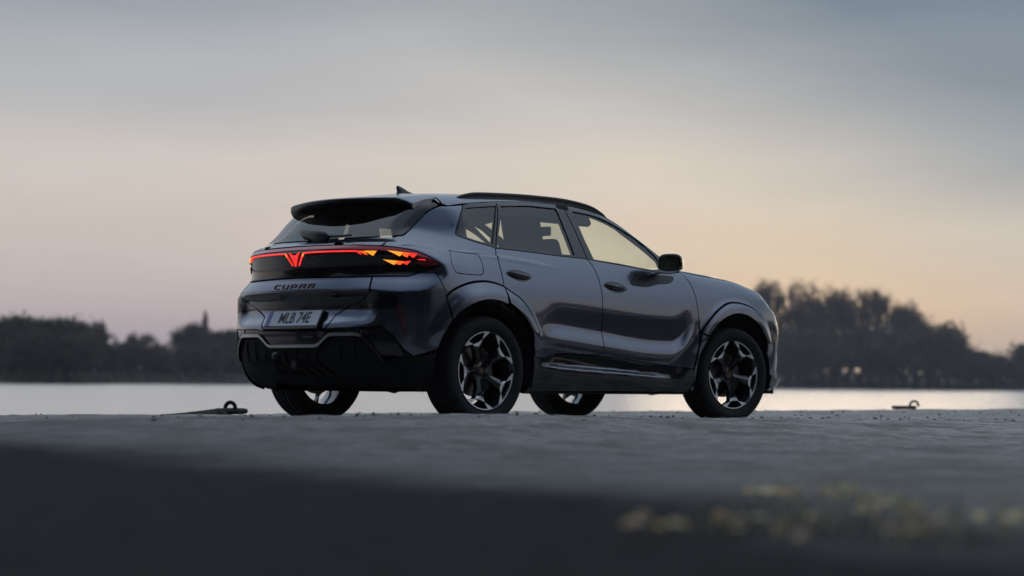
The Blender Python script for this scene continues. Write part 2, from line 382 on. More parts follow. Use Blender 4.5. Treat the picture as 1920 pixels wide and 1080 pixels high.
# ------------------------------------------------------------------ trees
M_BARK = mat('bark', (.045, .038, .032), .9, spec=.2, var=(3, .35))
def leafmat(name, c):
    m = mat(name, c, .85, spec=.1, var=(.6, .45)); return m
M_TWIG = leafmat('autumn_twigs', (.10, .078, .058)); M_EVER = leafmat('evergreen_needles', (.045, .060, .045)); M_SCRUB = leafmat('scrub_leaves', (.095, .088, .066)); M_REED = leafmat('dry_reeds', (.12, .10, .065))
def branch_tree(h, spread, seed, trunk_h=.28, levels=4, leaf=.35, nleaf=26, droop=0., clump=1.0):
    rg = random.Random(seed); segs = []; tips = []
    def grow(p, d, L, r, lv):
        q = p+d*L; segs.append((p, q, r, r*.62))
        if lv <= 1: tips.append((p+(q-p)*.6, L)); tips.append((q, L))
        if lv == 0: return
        k = rg.choice([2, 3, 3]) if lv < levels else rg.choice([4, 5])
        for i in range(k):
            a = rg.uniform(0, 2*PI); sp = rg.uniform(.35, .85)*spread
            ax = d.cross(Vector((math.cos(a), math.sin(a), .3))).normalized()
            nd = (Matrix.Rotation(sp, 3, ax) @ d); nd.z += .18-droop; nd.normalize()
            grow(p+d*L*rg.uniform(.55, 1.0), nd, L*rg.uniform(.62, .86), r*.58, lv-1)
    grow(Vector((0, 0, -.4)), Vector((rg.uniform(-.06, .06), rg.uniform(-.06, .06), 1)).normalized(), h*trunk_h, h*.022, levels)
    top = max(t[0].z for t in tips); s = h/top
    V, Fs = [], []
    for p, q, r0, r1 in segs:
        d = (q-p).normalized(); a = d.cross(Vector((.3, .9, .1))).normalized(); b = a.cross(d); n0 = len(V); k = 5
        for c, r in ((p, r0), (q, r1)):
            for i in range(k): V.append((c+a*math.cos(2*PI*i/k)*r+b*math.sin(2*PI*i/k)*r)*s)
        for i in range(k): Fs.append((n0+i, n0+(i+1) % k, n0+k+(i+1) % k, n0+k+i))
    LV, LF = [], []
    for p, L in tips:
        for _ in range(nleaf):
            c = (p+Vector((rg.gauss(0, 1), rg.gauss(0, 1), rg.gauss(0, .8)))*L*.42*clump)*s
            if c.z < .8: continue
            u = Vector((rg.gauss(0, 1), rg.gauss(0, 1), rg.gauss(0, 1))).normalized(); v = u.cross(Vector((rg.gauss(0, 1), rg.gauss(0, 1), rg.gauss(0, 1)))).normalized()
            a = leaf*rg.uniform(.5, 1.3); b_ = a*rg.uniform(.25, .6); n0 = len(LV)
            LV += [c-u*a, c+v*b_, c+u*a, c-v*b_]; LF.append((n0, n0+1, n0+2, n0+3))
    def tom(name, V, Fs):
        me = bpy.data.meshes.new(name); me.from_pydata([tuple(v) for v in V], [], Fs); me.update(); return me
    return tom('trunk', V, Fs), tom('crown', LV, LF)
def conifer(h, seed):
    rg = random.Random(seed); V, Fs = [], []
    for i in range(6): V += []
    k = 6
    for z, r in ((-.4, h*.022), (h, .01)):
        for i in range(k): V.append((math.cos(2*PI*i/k)*r, math.sin(2*PI*i/k)*r, z))
    for i in range(k): Fs.append((i, (i+1) % k, k+(i+1) % k, k+i))
    LV, LF = [], []
    for j in range(1300):
        f = rg.random()**.75; z = h*(.06+.94*f); rr = h*.28*(1-f)**.85*rg.uniform(.25, 1.05)*(1+.25*math.sin(z*5.0)); a = rg.uniform(0, 2*PI)
        c = Vector((math.cos(a)*rr, math.sin(a)*rr, z-rr*.25)); u = Vector((math.cos(a), math.sin(a), rg.uniform(-.6, .1))).normalized(); v = Vector((-math.sin(a), math.cos(a), rg.uniform(-.3, .3)))
        L = h*.035*rg.uniform(.6, 1.4); n0 = len(LV); LV += [c-u*L, c+v*L*.4, c+u*L, c-v*L*.4]; LF.append((n0, n0+1, n0+2, n0+3))
    def tom(name, V, Fs):
        me = bpy.data.meshes.new(name); me.from_pydata([tuple(v) for v in V], [], Fs); me.update(); return me
    return tom('trunk', V, Fs), tom('crown', LV, LF)
KIND = {}
for i in range(4): KIND['broad%d' % i] = branch_tree(20, 1.0, 30+i, trunk_h=.26, levels=5, leaf=.27, nleaf=11, clump=.78)+(M_TWIG,)
for i in range(3): KIND['scrub%d' % i] = branch_tree(5, 1.25, 60+i, trunk_h=.16, levels=4, leaf=.20, nleaf=22, clump=1.15)+(M_SCRUB,)
for i in range(2): KIND['spruce%d' % i] = conifer(10, 80+i)+(M_EVER,)
for k, (a, b, m_) in KIND.items():
    a.materials.append(M_BARK); b.materials.append(m_)
BASEH = {'b': 20, 's': 5}
def cam_point(px, dist):
    # a spot on the far bank given as bearing (in pixels of the 1920 wide frame) and distance in metres
    a = yaw-math.atan((px-960)/3471.6); return CAM[0]+dist*math.cos(a), CAM[1]+dist*math.sin(a)
def tree(name, kind, x, y, z, h, label, cat, group=None, wide=1.0, rot=None):
    a, b, m_ = KIND[kind]; base = 10 if kind.startswith('spruce') else BASEH[kind[0]]
    o = empty(name, (x, y, z), (0, 0, rot if rot is not None else random.uniform(0, 6.28))); s = h/base; o.scale = (s*wide, s*wide, s)
    link('trunk', a, None, o); link('crown', b, None, o)
    tag(o, label, cat, group); return o
ORD = 'first second third fourth fifth sixth seventh eighth ninth tenth eleventh twelfth thirteenth fourteenth fifteenth sixteenth seventeenth eighteenth nineteenth twentieth twenty-first twenty-second twenty-third twenty-fourth twenty-fifth twenty-sixth twenty-seventh twenty-eighth twenty-ninth thirtieth'.split()
# the tall trees right of the car's nose
G = 'tall trees on the far bank'
for px, d, h, k, w, lab in [
    (1398, 398, 19.0, 'broad2', .8, 'tall bare tree just showing above the car bonnet'),
    (1428, 404, 21.5, 'broad1', .7, 'bare tree just left of the tallest one by the headlight'),
    (1456, 402, 23.0, 'broad0', .75, 'tallest bare tree, rising directly right of the headlight'),
    (1484, 408, 19.0, 'broad3', .6, 'bare tree right of the tallest one, before the gap'),
    (1532, 404, 19.8, 'broad1', .6, 'first bare tree at the left of the main clump'),
    (1562, 400, 21.4, 'broad3', .65, 'second bare tree of the main clump'),
    (1594, 406, 21.2, 'broad2', .65, 'bare tree near the middle of the main clump'),
    (1628, 401, 21.0, 'broad0', .65, 'bare tree right of the middle of the main clump'),
    (1660, 405, 20.0, 'broad1', .65, 'rounded bare tree towards the right of the main clump'),
    (1692, 399, 18.2, 'broad3', .65, 'lower bare tree at the right shoulder of the main clump'),
    (1722, 402, 15.6, 'broad2', .65, 'last and lowest bare tree of the main clump')]:
    x, y = cam_point(px, d+10); tree('bare_tree', k, x, y, WZ+1.2, h, lab, 'tree', G, w)
# understorey and the low scrub trailing off to the right
G = 'scrub at the foot of the tall trees'
for i, px in enumerate(range(1388, 1760, 22)):
    x, y = cam_point(px, 402+random.uniform(-3, 6)); tree('scrub_bush', 'scrub%d' % (i % 3), x, y, WZ+.4, random.uniform(9.0, 13.0), '%s dark bush from the car in the thicket under the bare trees' % ORD[i], 'bush', G, 1.25)
G = 'low scrub at the right end of the far bank'
for i, (px, h) in enumerate([(1742, 11.5), (1758, 9.5), (1775, 8.0), (1798, 6.5), (1822, 8.2), (1842, 7.5), (1862, 6.6), (1884, 5.8), (1904, 5.2), (1926, 5.0)]):
    x, y = cam_point(px, 398+random.uniform(-4, 5)); tree('scrub_bush', 'scrub%d' % ((i+1) % 3), x, y, WZ+.4, h, '%s hazy low bush right of the tall trees on the far bank' % ORD[i], 'bush', G, 1.3)
# left bank
sd_ = lambda px: float(np.interp(px, [-200, 0, 250, 500, 800, 1150], [185, 198, 230, 268, 330, 390]))
G = 'scrub along the left part of the far bank'
i = 0
px = -20
while px < 540:
    d = sd_(px)+random.uniform(6, 22); x, y = cam_point(px, d)
    h = 4.3*d/225*random.uniform(.6, 1.0)
    lab = '%s dark shrub from the left edge along the far waterside' % ORD[min(i, 29)]
    tree('bank_shrub', 'scrub%d' % (i % 3), x, y, WZ+.8, h, lab, 'shrub', G, 1.4)
    px += random.uniform(17, 24); i += 1
for px, h, k, w, lab in [(150, 5.4, 'scrub0', .8, 'small dark tree right beside the flat-topped stand'), (176, 7.0, 'broad1', .75, 'taller narrow tree left of the gap in the shrubs'), (196, 6.6, 'broad2', .7, 'narrow tree standing close right of the taller one'),
                      (253, 5.6, 'broad3', .6, 'single slender tree above the middle of the left bank'), (275, 5.4, 'broad0', .6, 'slender tree in the middle of the left bank'), (358, 6.4, 'scrub1', .7, 'bushy tree left of the narrow spire near the car'), (385, 8.2, 'spruce1', .8, 'narrow conifer spire nearest the rear of the car')]:
    d = sd_(px)+16; x, y = cam_point(px, d); tree('bank_tree', k, x, y, WZ+1.0, h*d/235, lab, 'tree', 'trees on the left bank', w)
for i, px in enumerate((412, 430, 448, 466)):
    d = sd_(px)+18; x, y = cam_point(px, d); tree('bank_shrub', 'scrub%d' % (px % 3), x, y, WZ+1, 6.2*d/260, '%s tall rounded shrub right of the conifer spire near the bumper' % ORD[i], 'shrub', 'tall shrubs behind the bumper', 1.2)
# pale reeds at the waterline
rv, rf = [], []
for p, d in zip(SP, dirn):
    if p[0] < 60 or p[0] > 340: continue
    for _ in range(34):
        o_ = random.uniform(.2, 3.5); x, y = p[0]+d[0]*o_+random.uniform(-2, 2), p[1]+d[1]*o_+random.uniform(-2, 2); h = random.uniform(.5, 1.5); a = random.uniform(0, 6.28); w = .12; n0 = len(rv)
        z = WZ+.3*min(1, o_)
        rv += [(x-w*math.cos(a), y-w*math.sin(a), z), (x+w*math.cos(a), y+w*math.sin(a), z), (x+random.uniform(-.3, .3), y+random.uniform(-.3, .3), z+h)]; rf.append((n0, n0+1, n0+2))
tag(mesh('reed_fringe', rv, rf, M_REED, smooth=False), 'pale dry reeds along the waterline of the far bank', 'reeds', kind='stuff')
# flat-topped stand of dense trees at the far left
for i, (px, h) in enumerate([(-28, 6.2), (2, 6.4), (32, 6.3), (60, 6.3), (86, 6.4), (108, 6.3), (122, 6.0)]):
    x, y = cam_point(px, 214+random.uniform(-3, 3)); tree('dense_tree', 'scrub%d' % (i % 3), x, y, WZ+.7, h, '%s dense tree from the left in the flat-topped stand' % ORD[i], 'tree', 'flat-topped stand of trees at the far left', 1.0)
for i, px in enumerate((-10, 22, 60, 98, 128)):
    d = 206; x, y = cam_point(px, d); tree('bank_shrub', 'scrub%d' % (abs(px) % 3), x, y, WZ+.8, random.uniform(3.6, 5.2), '%s low shrub from the left in front of the flat-topped stand' % ORD[i], 'shrub', 'shrubs before the stand of trees', 1.5)
# the wood behind the camera, which the car's flanks mirror as one dark mass
def woodland(which):
    bk = random.Random(5); VV, FF, MI, n0 = [], [], [], 0
    def add(kind, x, y, h, wide):
        nonlocal n0
        base = 10 if kind.startswith('spruce') else BASEH[kind[0]]; sc_ = h/base; a = bk.uniform(0, 6.28); M = np.array([[math.cos(a), -math.sin(a), 0], [math.sin(a), math.cos(a), 0], [0, 0, 1]])*np.array([[wide], [wide], [1]])*sc_
        for me, mi_ in ((KIND[kind][0], 0), (KIND[kind][1], {'b': 1, 's': 2}.get(kind[0] if not kind.startswith('spruce') else 'x', 3))):
            v = np.empty(len(me.vertices)*3); me.vertices.foreach_get('co', v); v = v.reshape(-1, 3)@M.T+np.array([x, y, .1])
            f = np.empty(len(me.loops), int); me.loops.foreach_get('vertex_index', f); f = f.reshape(-1, 4)+n0
            VV.append(v); FF.append(f); MI.extend([mi_]*len(f)); n0 += len(v)
    for k in range(46 if which == 0 else 0):
        b_ = 128+170*(k+.5)/46; a = R(b_); near = float(sst1(150, 175, b_)); d = bk.uniform(21, 30)*near+bk.uniform(36, 46)*(1-near); x, y = -1+d*math.cos(a), -1+d*math.sin(a)
        add(['broad0', 'broad1', 'broad2', 'broad3', 'spruce0', 'spruce1'][bk.choice([0, 1, 2, 3, 4, 5, 4, 5])], x, y, bk.uniform(12, 18) if near > .5 else bk.uniform(9, 13), 1.1)
        add('scrub%d' % (k % 3), x*.95, y*.95, bk.uniform(5.0, 7.5), 1.5)
    for k in range(34 if which == 0 else 0):       # low scrub along the land side, right of the frame
        a = R(-66+78*(k+.5)/34); d = bk.uniform(62, 78); add('scrub%d' % (k % 3), d*math.cos(a), -1+d*math.sin(a), bk.uniform(3.6, 5.2), 1.9)
    if which == 1:            # unbroken scrub on the far bank behind the car and beyond both picture edges
        for p_ in list(range(-900, -60, 30))+list(range(560, 1385, 24))+list(range(1950, 2700, 32)):
            d = float(np.interp(p_, [-900, -200, 0, 250, 500, 800, 1150, 1460, 1920, 2700], [175, 185, 198, 230, 268, 330, 390, 400, 388, 400]))+bk.uniform(10, 24); x, y = cam_point(p_, d); add('scrub%d' % (p_ % 3), x, y, bk.uniform(3.6, 6.2)*d/240, 1.5)
    V = np.concatenate(VV); Fq = np.concatenate(FF)
    me = bpy.data.meshes.new('woodland'); me.vertices.add(len(V)); me.vertices.foreach_set('co', V.ravel()); me.loops.add(len(Fq)*4); me.loops.foreach_set('vertex_index', Fq.ravel())
    me.polygons.add(len(Fq)); me.polygons.foreach_set('loop_start', np.arange(len(Fq))*4); me.polygons.foreach_set('loop_total', np.full(len(Fq), 4)); me.polygons.foreach_set('material_index', MI); me.update(calc_edges=True)
    for m_ in (M_BARK, M_TWIG, M_SCRUB, M_EVER): me.materials.append(m_)
    if which == 0: tag(link('woodland', me), 'dark mass of trees mirrored in the rear corner of the car', 'woodland', kind='stuff')
    else: tag(link('bank_scrub', me), 'continuous scrub on the far bank hidden behind the car', 'scrub', kind='stuff')
woodland(0)
woodland(1)
o = mesh('spit_of_land', [(-200, 2.9, .05), (-22, 2.9, .05), (-24, 9, .3), (-20, 22, .4), (-40, 45, .4), (-200, 60, .4)], [(0, 1, 2, 3, 4, 5)], M_BANK); fixn(o.data); tag(o, kind='structure')

# ------------------------------------------------------------------ iron mooring fittings on the quay edge
M_IRON = mat('rusty_iron', (.035, .030, .028), .75, metal=.3, var=(40, .5), bump=(60, .6, .004))
def arc(c, r, a0, a1, ax, n=18, sx=1.0):
    return [(c[0]+ax[0]*math.cos(a0+(a1-a0)*k/n)*r*sx, c[1]+ax[1]*math.cos(a0+(a1-a0)*k/n)*r*sx, c[2]+math.sin(a0+(a1-a0)*k/n)*r) for k in range(n+1)]
z0 = float(quay_h(.8, 2.8))
o = empty('mooring_ring', (.82, 2.82, 0))
tube('ring', [(p[0], p[1], p[2]) for p in arc((0, 0, .048), .050, R(-50), R(230), (.72, -.69), 22, .82)], .0165, M_IRON, o, n=12)
loft('base_bar', [[(x, y_*w, .026+math.sin(a)*h) for a in np.linspace(0, 2*PI, 12, endpoint=False) for y_ in (math.cos(a),)] for x, w, h in ((-.16, .03, .020), (-.14, .04, .025), (.0, .045, .027), (.13, .04, .025), (.16, .03, .021), (.17, .01, .008))], M_IRON, o)
tag(o, 'rusty iron mooring ring standing on the quay edge left of the car', 'mooring ring')
# heap of earth beside it
hv, hf = [], []
nx_, ny_ = 40, 9
for i in range(nx_):
    for j in range(ny_):
        x = -.62+.66*i/(nx_-1); y = -.10+.2*j/(ny_-1); u_ = (x+.62)/.66
        hh = .052*u_**1.3*math.sqrt(max(0, 1-((y)/.1)**2))*(1 if u_ < .93 else (1-u_)/.07)+.010*float(vnoise(x, y, 22, 3))*u_
        hv.append((.72+x, 2.83+y, max(-.02, hh)))
for i in range(nx_-1):
    for j in range(ny_-1): hf.append((i*ny_+j, (i+1)*ny_+j, (i+1)*ny_+j+1, i*ny_+j+1))
tag(mesh('soil_heap', hv, hf, mat('damp_soil', (.05, .043, .036), .95, spec=.1, var=(30, .5))), 'low tapering heap of soil beside the left mooring ring', 'soil')
o = empty('mooring_hook', (11.15, 2.80, 0))
rbox('base_bar', (-.06, 0, .030), (.46, .07, .042), M_IRON, o, bev=.012)
tube('hook', arc((.17, 0, .045), .062, R(200), R(-8), (.9, -.42), 18, 1.0), .0145, M_IRON, o, n=10)
tag(o, 'flat iron bar with an open hook on the quay edge at right', 'mooring hook')

# ------------------------------------------------------------------ dry grass and leaves close to the lens
def foreground_grass():
    V, Fs, mi = [], [], []
    def blade(x, y, z, h, a, lean, w, c):
        n0 = len(V); d = Vector((math.cos(a), math.sin(a), 0)); s = Vector((-d.y, d.x, 0))
        for k in range(5):
            f = k/4; p = Vector((x, y, z))+d*lean*f*f+Vector((0, 0, h*(f-.25*f*f*lean/max(h, .01)*.5))); ww = w*(1-f*.85)
            V.append(p-s*ww); V.append(p+s*ww)
        for k in range(4): Fs.append((n0+2*k, n0+2*k+1, n0+2*k+3, n0+2*k+2)); mi.append(c)
    def leaf(x, y, z, s, c):
        n0 = len(V); a = random.uniform(0, 6.28); t = random.uniform(-.7, .7); d = Vector((math.cos(a), math.sin(a), t*.6)).normalized(); sd2 = d.cross(Vector((random.uniform(-.5, .5), random.uniform(-.5, .5), 1))).normalized(); up = sd2.cross(d)
        P0 = Vector((x, y, z+s*.35))
        for f, w in ((-1, .05), (-.5, .42), (0, .55), (.5, .38), (1, .03)):
            V.append(P0+d*s*f-sd2*s*w+up*s*.18*w); V.append(P0+d*s*f+sd2*s*w+up*s*.22*w)
        for k in range(4): Fs.append((n0+2*k, n0+2*k+1, n0+2*k+3, n0+2*k+2)); mi.append(c)
    tuft = [(-4.98, -6.73, .05), (-4.83, -6.79, .05), (-4.98, -6.90, .07), (-5.0, -7.03, .06), (-5.30, -7.23, .07), (-5.43, -7.28, .06), (-5.2, -7.42, .09), (-5.4, -7.5, .10), (-5.66, -7.3, .05), (-5.85, -7.24, .05), (-5.82, -7.59, .12), (-5.6, -7.62, .10), (-5.25, -7.6, .10)]
    for x, y, r_ in tuft:
        for _ in range(22):
            X, Y = x+random.gauss(0, r_), y+random.gauss(0, r_); blade(X, Y, .012+float(quay_h(X, Y)), random.uniform(.015, .075), random.uniform(0, 6.28), random.uniform(.01, .08), random.uniform(.0015, .003), random.choice([0, 0, 0, 1]))
    lv = [(-5.08, -6.70, 3), (-5.045, -6.72, 4), (-4.96, -6.73, 6), (-4.81, -6.78, 5), (-4.99, -6.9, 4), (-5.30, -7.22, 7), (-5.43, -7.28, 3), (-4.99, -7.06, 4), (-6.10, -7.26, 6), (-5.97, -7.12, 4), (-5.83, -7.23, 6), (-5.95, -7.35, 3), (-5.66, -7.29, 5), (-5.39, -7.5, 6), (-5.19, -7.45, 7), (-5.5, -7.48, 5), (-6.08, -7.54, 3), (-5.82, -7.59, 4)]
    for x, y, n in lv:
        for _ in range(n):
            X, Y = x+random.gauss(0, .03), y+random.gauss(0, .03); leaf(X, Y, .026+float(quay_h(X, Y)), random.uniform(.010, .024), random.choice([2, 2, 2, 3]))
    def tl(name, c, tr, rg_=.4):
        m = mat(name, c, rg_, spec=.9, var=(25, .3)); t = m.node_tree; b = t.nodes['Principled BSDF']; o_ = t.nodes['Material Output']
        q = t.nodes.new('ShaderNodeBsdfTranslucent'); q.inputs[0].default_value = (*c, 1); a = t.nodes.new('ShaderNodeMixShader'); a.inputs[0].default_value = tr
        t.links.new(b.outputs[0], a.inputs[1]); t.links.new(q.outputs[0], a.inputs[2]); t.links.new(a.outputs[0], o_.inputs[0]); return m
    ms = [tl('dry_grass', (.50, .42, .24), .4), tl('green_grass', (.10, .13, .05), .4), tl('dead_leaf', (.90, .66, .28), .45, .18), tl('brown_leaf', (.50, .30, .16), .4)]
    tag(mesh('dry_grass_and_leaves', V, Fs, ms, mi=mi), 'blurred dry grass and fallen leaves in the near right foreground', 'grass', kind='stuff')
foreground_grass()

# ------------------------------------------------------------------ evening haze over the river
hz = mesh('haze', [(x, y, z) for z in (-4.5, 34) for x, y in ((-960, -460), (1560, -460), (1560, 1560), (-960, 1560))], [(3, 2, 1, 0), (4, 5, 6, 7), (0, 1, 5, 4), (1, 2, 6, 5), (2, 3, 7, 6), (3, 0, 4, 7)], None, smooth=False)
hm = bpy.data.materials.new('thin_haze'); hm.use_nodes = True; ht = hm.node_tree; ht.nodes.clear()
pv = ht.nodes.new('ShaderNodeVolumePrincipled'); pv.inputs['Color'].default_value = (.93, .95, 1.0, 1); pv.inputs['Density'].default_value = 4.0e-4; pv.inputs['Anisotropy'].default_value = .3
ho = ht.nodes.new('ShaderNodeOutputMaterial'); ht.links.new(pv.outputs[0], ho.inputs['Volume']); hz.data.materials.append(hm)
tag(hz, 'thin evening haze over the river and the far bank', 'haze', kind='stuff')

# ------------------------------------------------------------------ car body surface (implicit) and its parametrisations
def interp(xs,ys):
    # monotone-ish cubic (catmull-rom on nonuniform) interpolation
    xs=np.array(xs,float); ys=np.array(ys,float)
    h=np.diff(xs); d=np.diff(ys)/h; m=np.zeros_like(xs)
    for i in range(1,len(xs)-1):
        if d[i-1]*d[i]>0:
            w1=2*h[i]+h[i-1]; w2=h[i]+2*h[i-1]; m[i]=(w1+w2)/(w1/d[i-1]+w2/d[i])
    m[0]=d[0]; m[-1]=d[-1]
    def f(x):
        x=np.asarray(x,float); i=np.clip(np.searchsorted(xs,x)-1,0,len(xs)-2)
        t=(x-xs[i])/h[i]; e=(t<0)|(t>1); tc=np.clip(t,0,1)
        v=(1+2*tc)*(1-tc)**2*ys[i]+tc*(1-tc)**2*h[i]*m[i]+tc*tc*(3-2*tc)*ys[i+1]+tc*tc*(tc-1)*h[i]*m[i+1]
        return v+np.where(t<0,t*h[i]*m[i],0)+np.where(t>1,(t-1)*h[i]*m[i+1],0)
    return f
def sst(a,b,x):
    t=np.clip((x-a)/(b-a),0,1); return t*t*(3-2*t)
def smax(a,b,k):
    h=np.maximum(k-np.abs(a-b),0)/k; return np.maximum(a,b)+h*h*k*.25
def smin(a,b,k): return -smax(-a,-b,k)
wz=interp([.16,.20,.24,.30,.36,.45,.55,.65,.74,.82,.90,1.0,1.08,1.14,1.25,1.40,1.52],
          [.72,.80,.848,.882,.894,.905,.914,.919,.921,.918,.908,.886,.862,.838,.793,.725,.665])
wzr=interp([.16,.20,.24,.30,.36,.45,.55,.65,.74,.85,.95,1.02,1.08,1.14,1.25,1.40,1.52],[.72,.80,.848,.882,.896,.909,.914,.917,.9185,.917,.911,.900,.880,.846,.793,.725,.665])
tx=interp([-.9,-.4,0,.6,1.3,2.0,2.68,3.0,3.2,3.4,3.6],[-.05,-.012,.008,-.004,-.012,-.008,.004,-.012,-.045,-.10,-.17])
# extra cabin taper in plan above the belt
tc_=interp([-.9,-.5,0,.6,1.2,2.0,2.6],[-.22,-.125,-.025,0,0,-.02,-.05])
# door ledge
ledge_z=interp([.55,.62,1.15,1.75,1.9,2.0,2.12,2.2],[.575,.572,.530,.485,.485,.515,.610,.68])
sillz=interp([.5,.63,.72,.95,1.18,1.38,1.59,1.95,2.1],[.386,.384,.378,.366,.356,.348,.337,.318,.31])
def W(x,z):
    q=1-sst(-.42,-.12,x); w=wz(z)*(1-q)+wzr(z)*q+tx(x)+tc_(x)*sst(1.02,1.3,z)
    # sculpted lower door: concave hollow above an upward ledge
    s=z-ledge_z(x); f=sst(.45,.72,x)*(1-sst(2.02,2.2,x))
    prof=-.012*sst(0,.11,s)*(1-sst(.11,.30,s))
    lip=.016*(1-sst(0,.115,s))*sst(-.05,0,s)
    under=-.030*(1-sst(-.055,-.002,s))*sst(-.35,-.06,s)
    w=w+f*(prof+lip+under)
    # flared wheel arches
    for cx in (0.,2.681):
        d=np.sqrt((x-cx)**2+(z-.357)**2); w=w+.020*sst(.585,.490,d)*sst(.50,.62,z)
    # sill ledge
    zs=sillz(x); s2=z-zs; f2=sst(.50,.66,x)*(1-sst(1.75,2.0,x))
    w=w+f2*(.024*(1-sst(0,.034,s2))*sst(-.16,-.004,s2))
    # rear shoulder ledge
    zh=shoulder_z(x); s3=z-zh; f3=sst(-.85,-.5,x)*(1-sst(.2,.85,x))
    w=w-f3*.024*sst(-.003,.016,s3)*(1-sst(.06,.30,s3))+f3*.004*np.exp(-((s3+.012)/.012)**2)
    return w
shoulder_z=interp([-.8,-.43,-.09,.15,.3,.7,.9],[1.143,1.128,1.118,1.110,1.103,1.068,1.045])
xc=interp([.18,.24,.30,.36,.44,.52,.60,.635,.70,.74,.80,.842,.858,.90,.945,1.0,1.06,1.10,1.135,1.155,1.20,1.27,1.35,1.5,1.7],
          [-.60,-.74,-.80,-.835,-.868,-.878,-.880,-.875,-.835,-.825,-.832,-.872,-.882,-.872,-.858,-.856,-.866,-.873,-.863,-.846,-.760,-.70,-.645,-.55,-.45])
xc2=interp([.18,.24,.30,.36,.44,.52,.60,.70,.80,.858,.90,.945,1.0],[-.60,-.74,-.80,-.835,-.868,-.880,-.884,-.885,-.884,-.882,-.876,-.862,-.856])
def XR(y,z):
    a=np.abs(y)/.775
    wb=sst(.56,.74,np.abs(y))*(z<1.0)
    up=sst(.835,.975,z); return xc(z)*(1-wb)+xc2(np.minimum(z,1.0))*wb+(.035+.03*up)*a**2+(.125+.07*up-.0*z)*a**(4.4-.6*up)
xfc=interp([.2,.26,.33,.40,.55,.70,.80,.90,1.0,1.1],[3.48,3.55,3.595,3.565,3.575,3.575,3.535,3.43,3.33,3.2])
def XF(y,z):
    a=np.abs(y)/.72
    return xfc(z)-.06*a**2-.06*a**5
roofz=interp([-1.2,-.76,-.575,-.40,-.32,-.1,.3,.75,1.0,1.2,1.45,1.8,2.25,2.45,2.8],
             [.74,1.155,1.335,1.482,1.515,1.547,1.578,1.595,1.598,1.588,1.548,1.415,1.178,1.07,.86])
hoodz=interp([1.5,2.2,2.6,3.0,3.2,3.4,3.55,3.7],[1.145,1.13,1.103,1.037,.975,.885,.775,.64])
def ZT(x,y):
    ay=np.abs(y)
    r=roofz(x)-.075*(ay/.70)**2.6-.03*sst(1.2,2.2,x)*(ay/.7)**2-.06*(1-sst(-.6,-.15,x))*(ay/.7)**2.5
    h=hoodz(x)-.010*(ay/.75)**2
    return smax(r,h,.04)
def F(p):
    x,y,z=p[...,0],p[...,1],p[...,2]; ay=np.abs(y)
    a=ay-W(x,z); b=z-ZT(x,y); c=XR(y,z)-x; d=x-XF(y,z)
    kb=.06+.05*sst(2.0,2.4,x)
    e=smax(a,b*.9,kb)
    kc=.10+.0*z
    e=smax(e,c,np.where(z>1.15,.07,.10)); e=smax(e,d,.10)
    return smax(e,.19+.17*sst(-.45,-.85,x)*1.0+.05*sst(.5,.75,ay)*sst(-.55,-.8,x)-z,.05)
def grad(p,h=1e-3):
    g=np.stack([F(p+np.eye(3)[i]*h)-F(p-np.eye(3)[i]*h) for i in range(3)],-1)
    return g/np.linalg.norm(g,axis=-1,keepdims=True)
# ring parametrisation: u -> inner spine point and outward direction (half car, y>=0 side; mirror later)
XA,XB,YA=-.20,3.0,.45; AC=np.pi/2*.6
U1=YA; U2=U1+AC; U3=U2+XB-XA; U4=U3+AC; U5=U4+YA
def spine(u):
    u=np.asarray(u,float)
    th=np.clip((u-U1)/AC,0,1)*np.pi/2; th2=np.clip((u-U3)/AC,0,1)*np.pi/2
    ox=np.where(u<U2,XA,np.where(u<U3,XA+(u-U2),XB)); oy=np.where(u<U1,u,np.where(u<U4,YA,YA-(u-U4)))
    dx=np.where(u<U2,-np.cos(th),np.sin(th2)); dy=np.where(u<U2,np.sin(th),np.where(u<U3,1,np.cos(th2)))
    return ox,oy,dx,dy
def ring(u,z,off=0.):
    u=np.asarray(u,float); z=np.asarray(z,float); ox,oy,dx,dy=spine(u)
    lo=np.zeros_like(u); hi=np.full_like(u,1.3)
    def pt(r): return np.stack([ox+r*dx,oy+r*dy,z],-1)
    # march out: find last inside (surface star-shaped from spine)
    for _ in range(25):
        m=(lo+hi)/2; ins=F(pt(m))<off; lo=np.where(ins,m,lo); hi=np.where(ins,hi,m)
    return pt(lo)
def to_u(p):
    x,y=p[...,0],np.abs(p[...,1])
    th=np.arctan2(y-YA,-(x-XA)); th2=np.arctan2(x-XB,np.maximum(y-YA,1e-9))
    return np.where(x<XA,np.where(y<YA,y,U1+th/(np.pi/2)*AC),np.where(x<XB,U2+x-XA,np.where(y<YA,U4+YA-y,U3+th2/(np.pi/2)*AC)))
def top(x,y,off=0.):
    x=np.asarray(x,float); y=np.asarray(y,float); lo=np.full_like(x,.8); hi=np.full_like(x,1.75)
    for _ in range(25):
        m=(lo+hi)/2; ins=F(np.stack([x,y,m],-1))<off; lo=np.where(ins,m,lo); hi=np.where(ins,hi,m)
    return np.stack([x,y,lo],-1)

def sec(x,s,off=0.):
    x=np.asarray(x,float); ph=np.asarray(s,float)/.8; lo=np.zeros_like(x); hi=np.full_like(x,1.4)
    def pt(r): return np.stack([x,-r*np.cos(ph),1.0+r*np.sin(ph)],-1)
    for _ in range(25):
        m=(lo+hi)/2; ins=F(pt(m))<off; lo=np.where(ins,m,lo); hi=np.where(ins,hi,m)
    return pt(lo)
def to_sec(p): return np.stack([p[...,0],.8*np.arctan2(p[...,2]-1.0,-p[...,1])],-1)
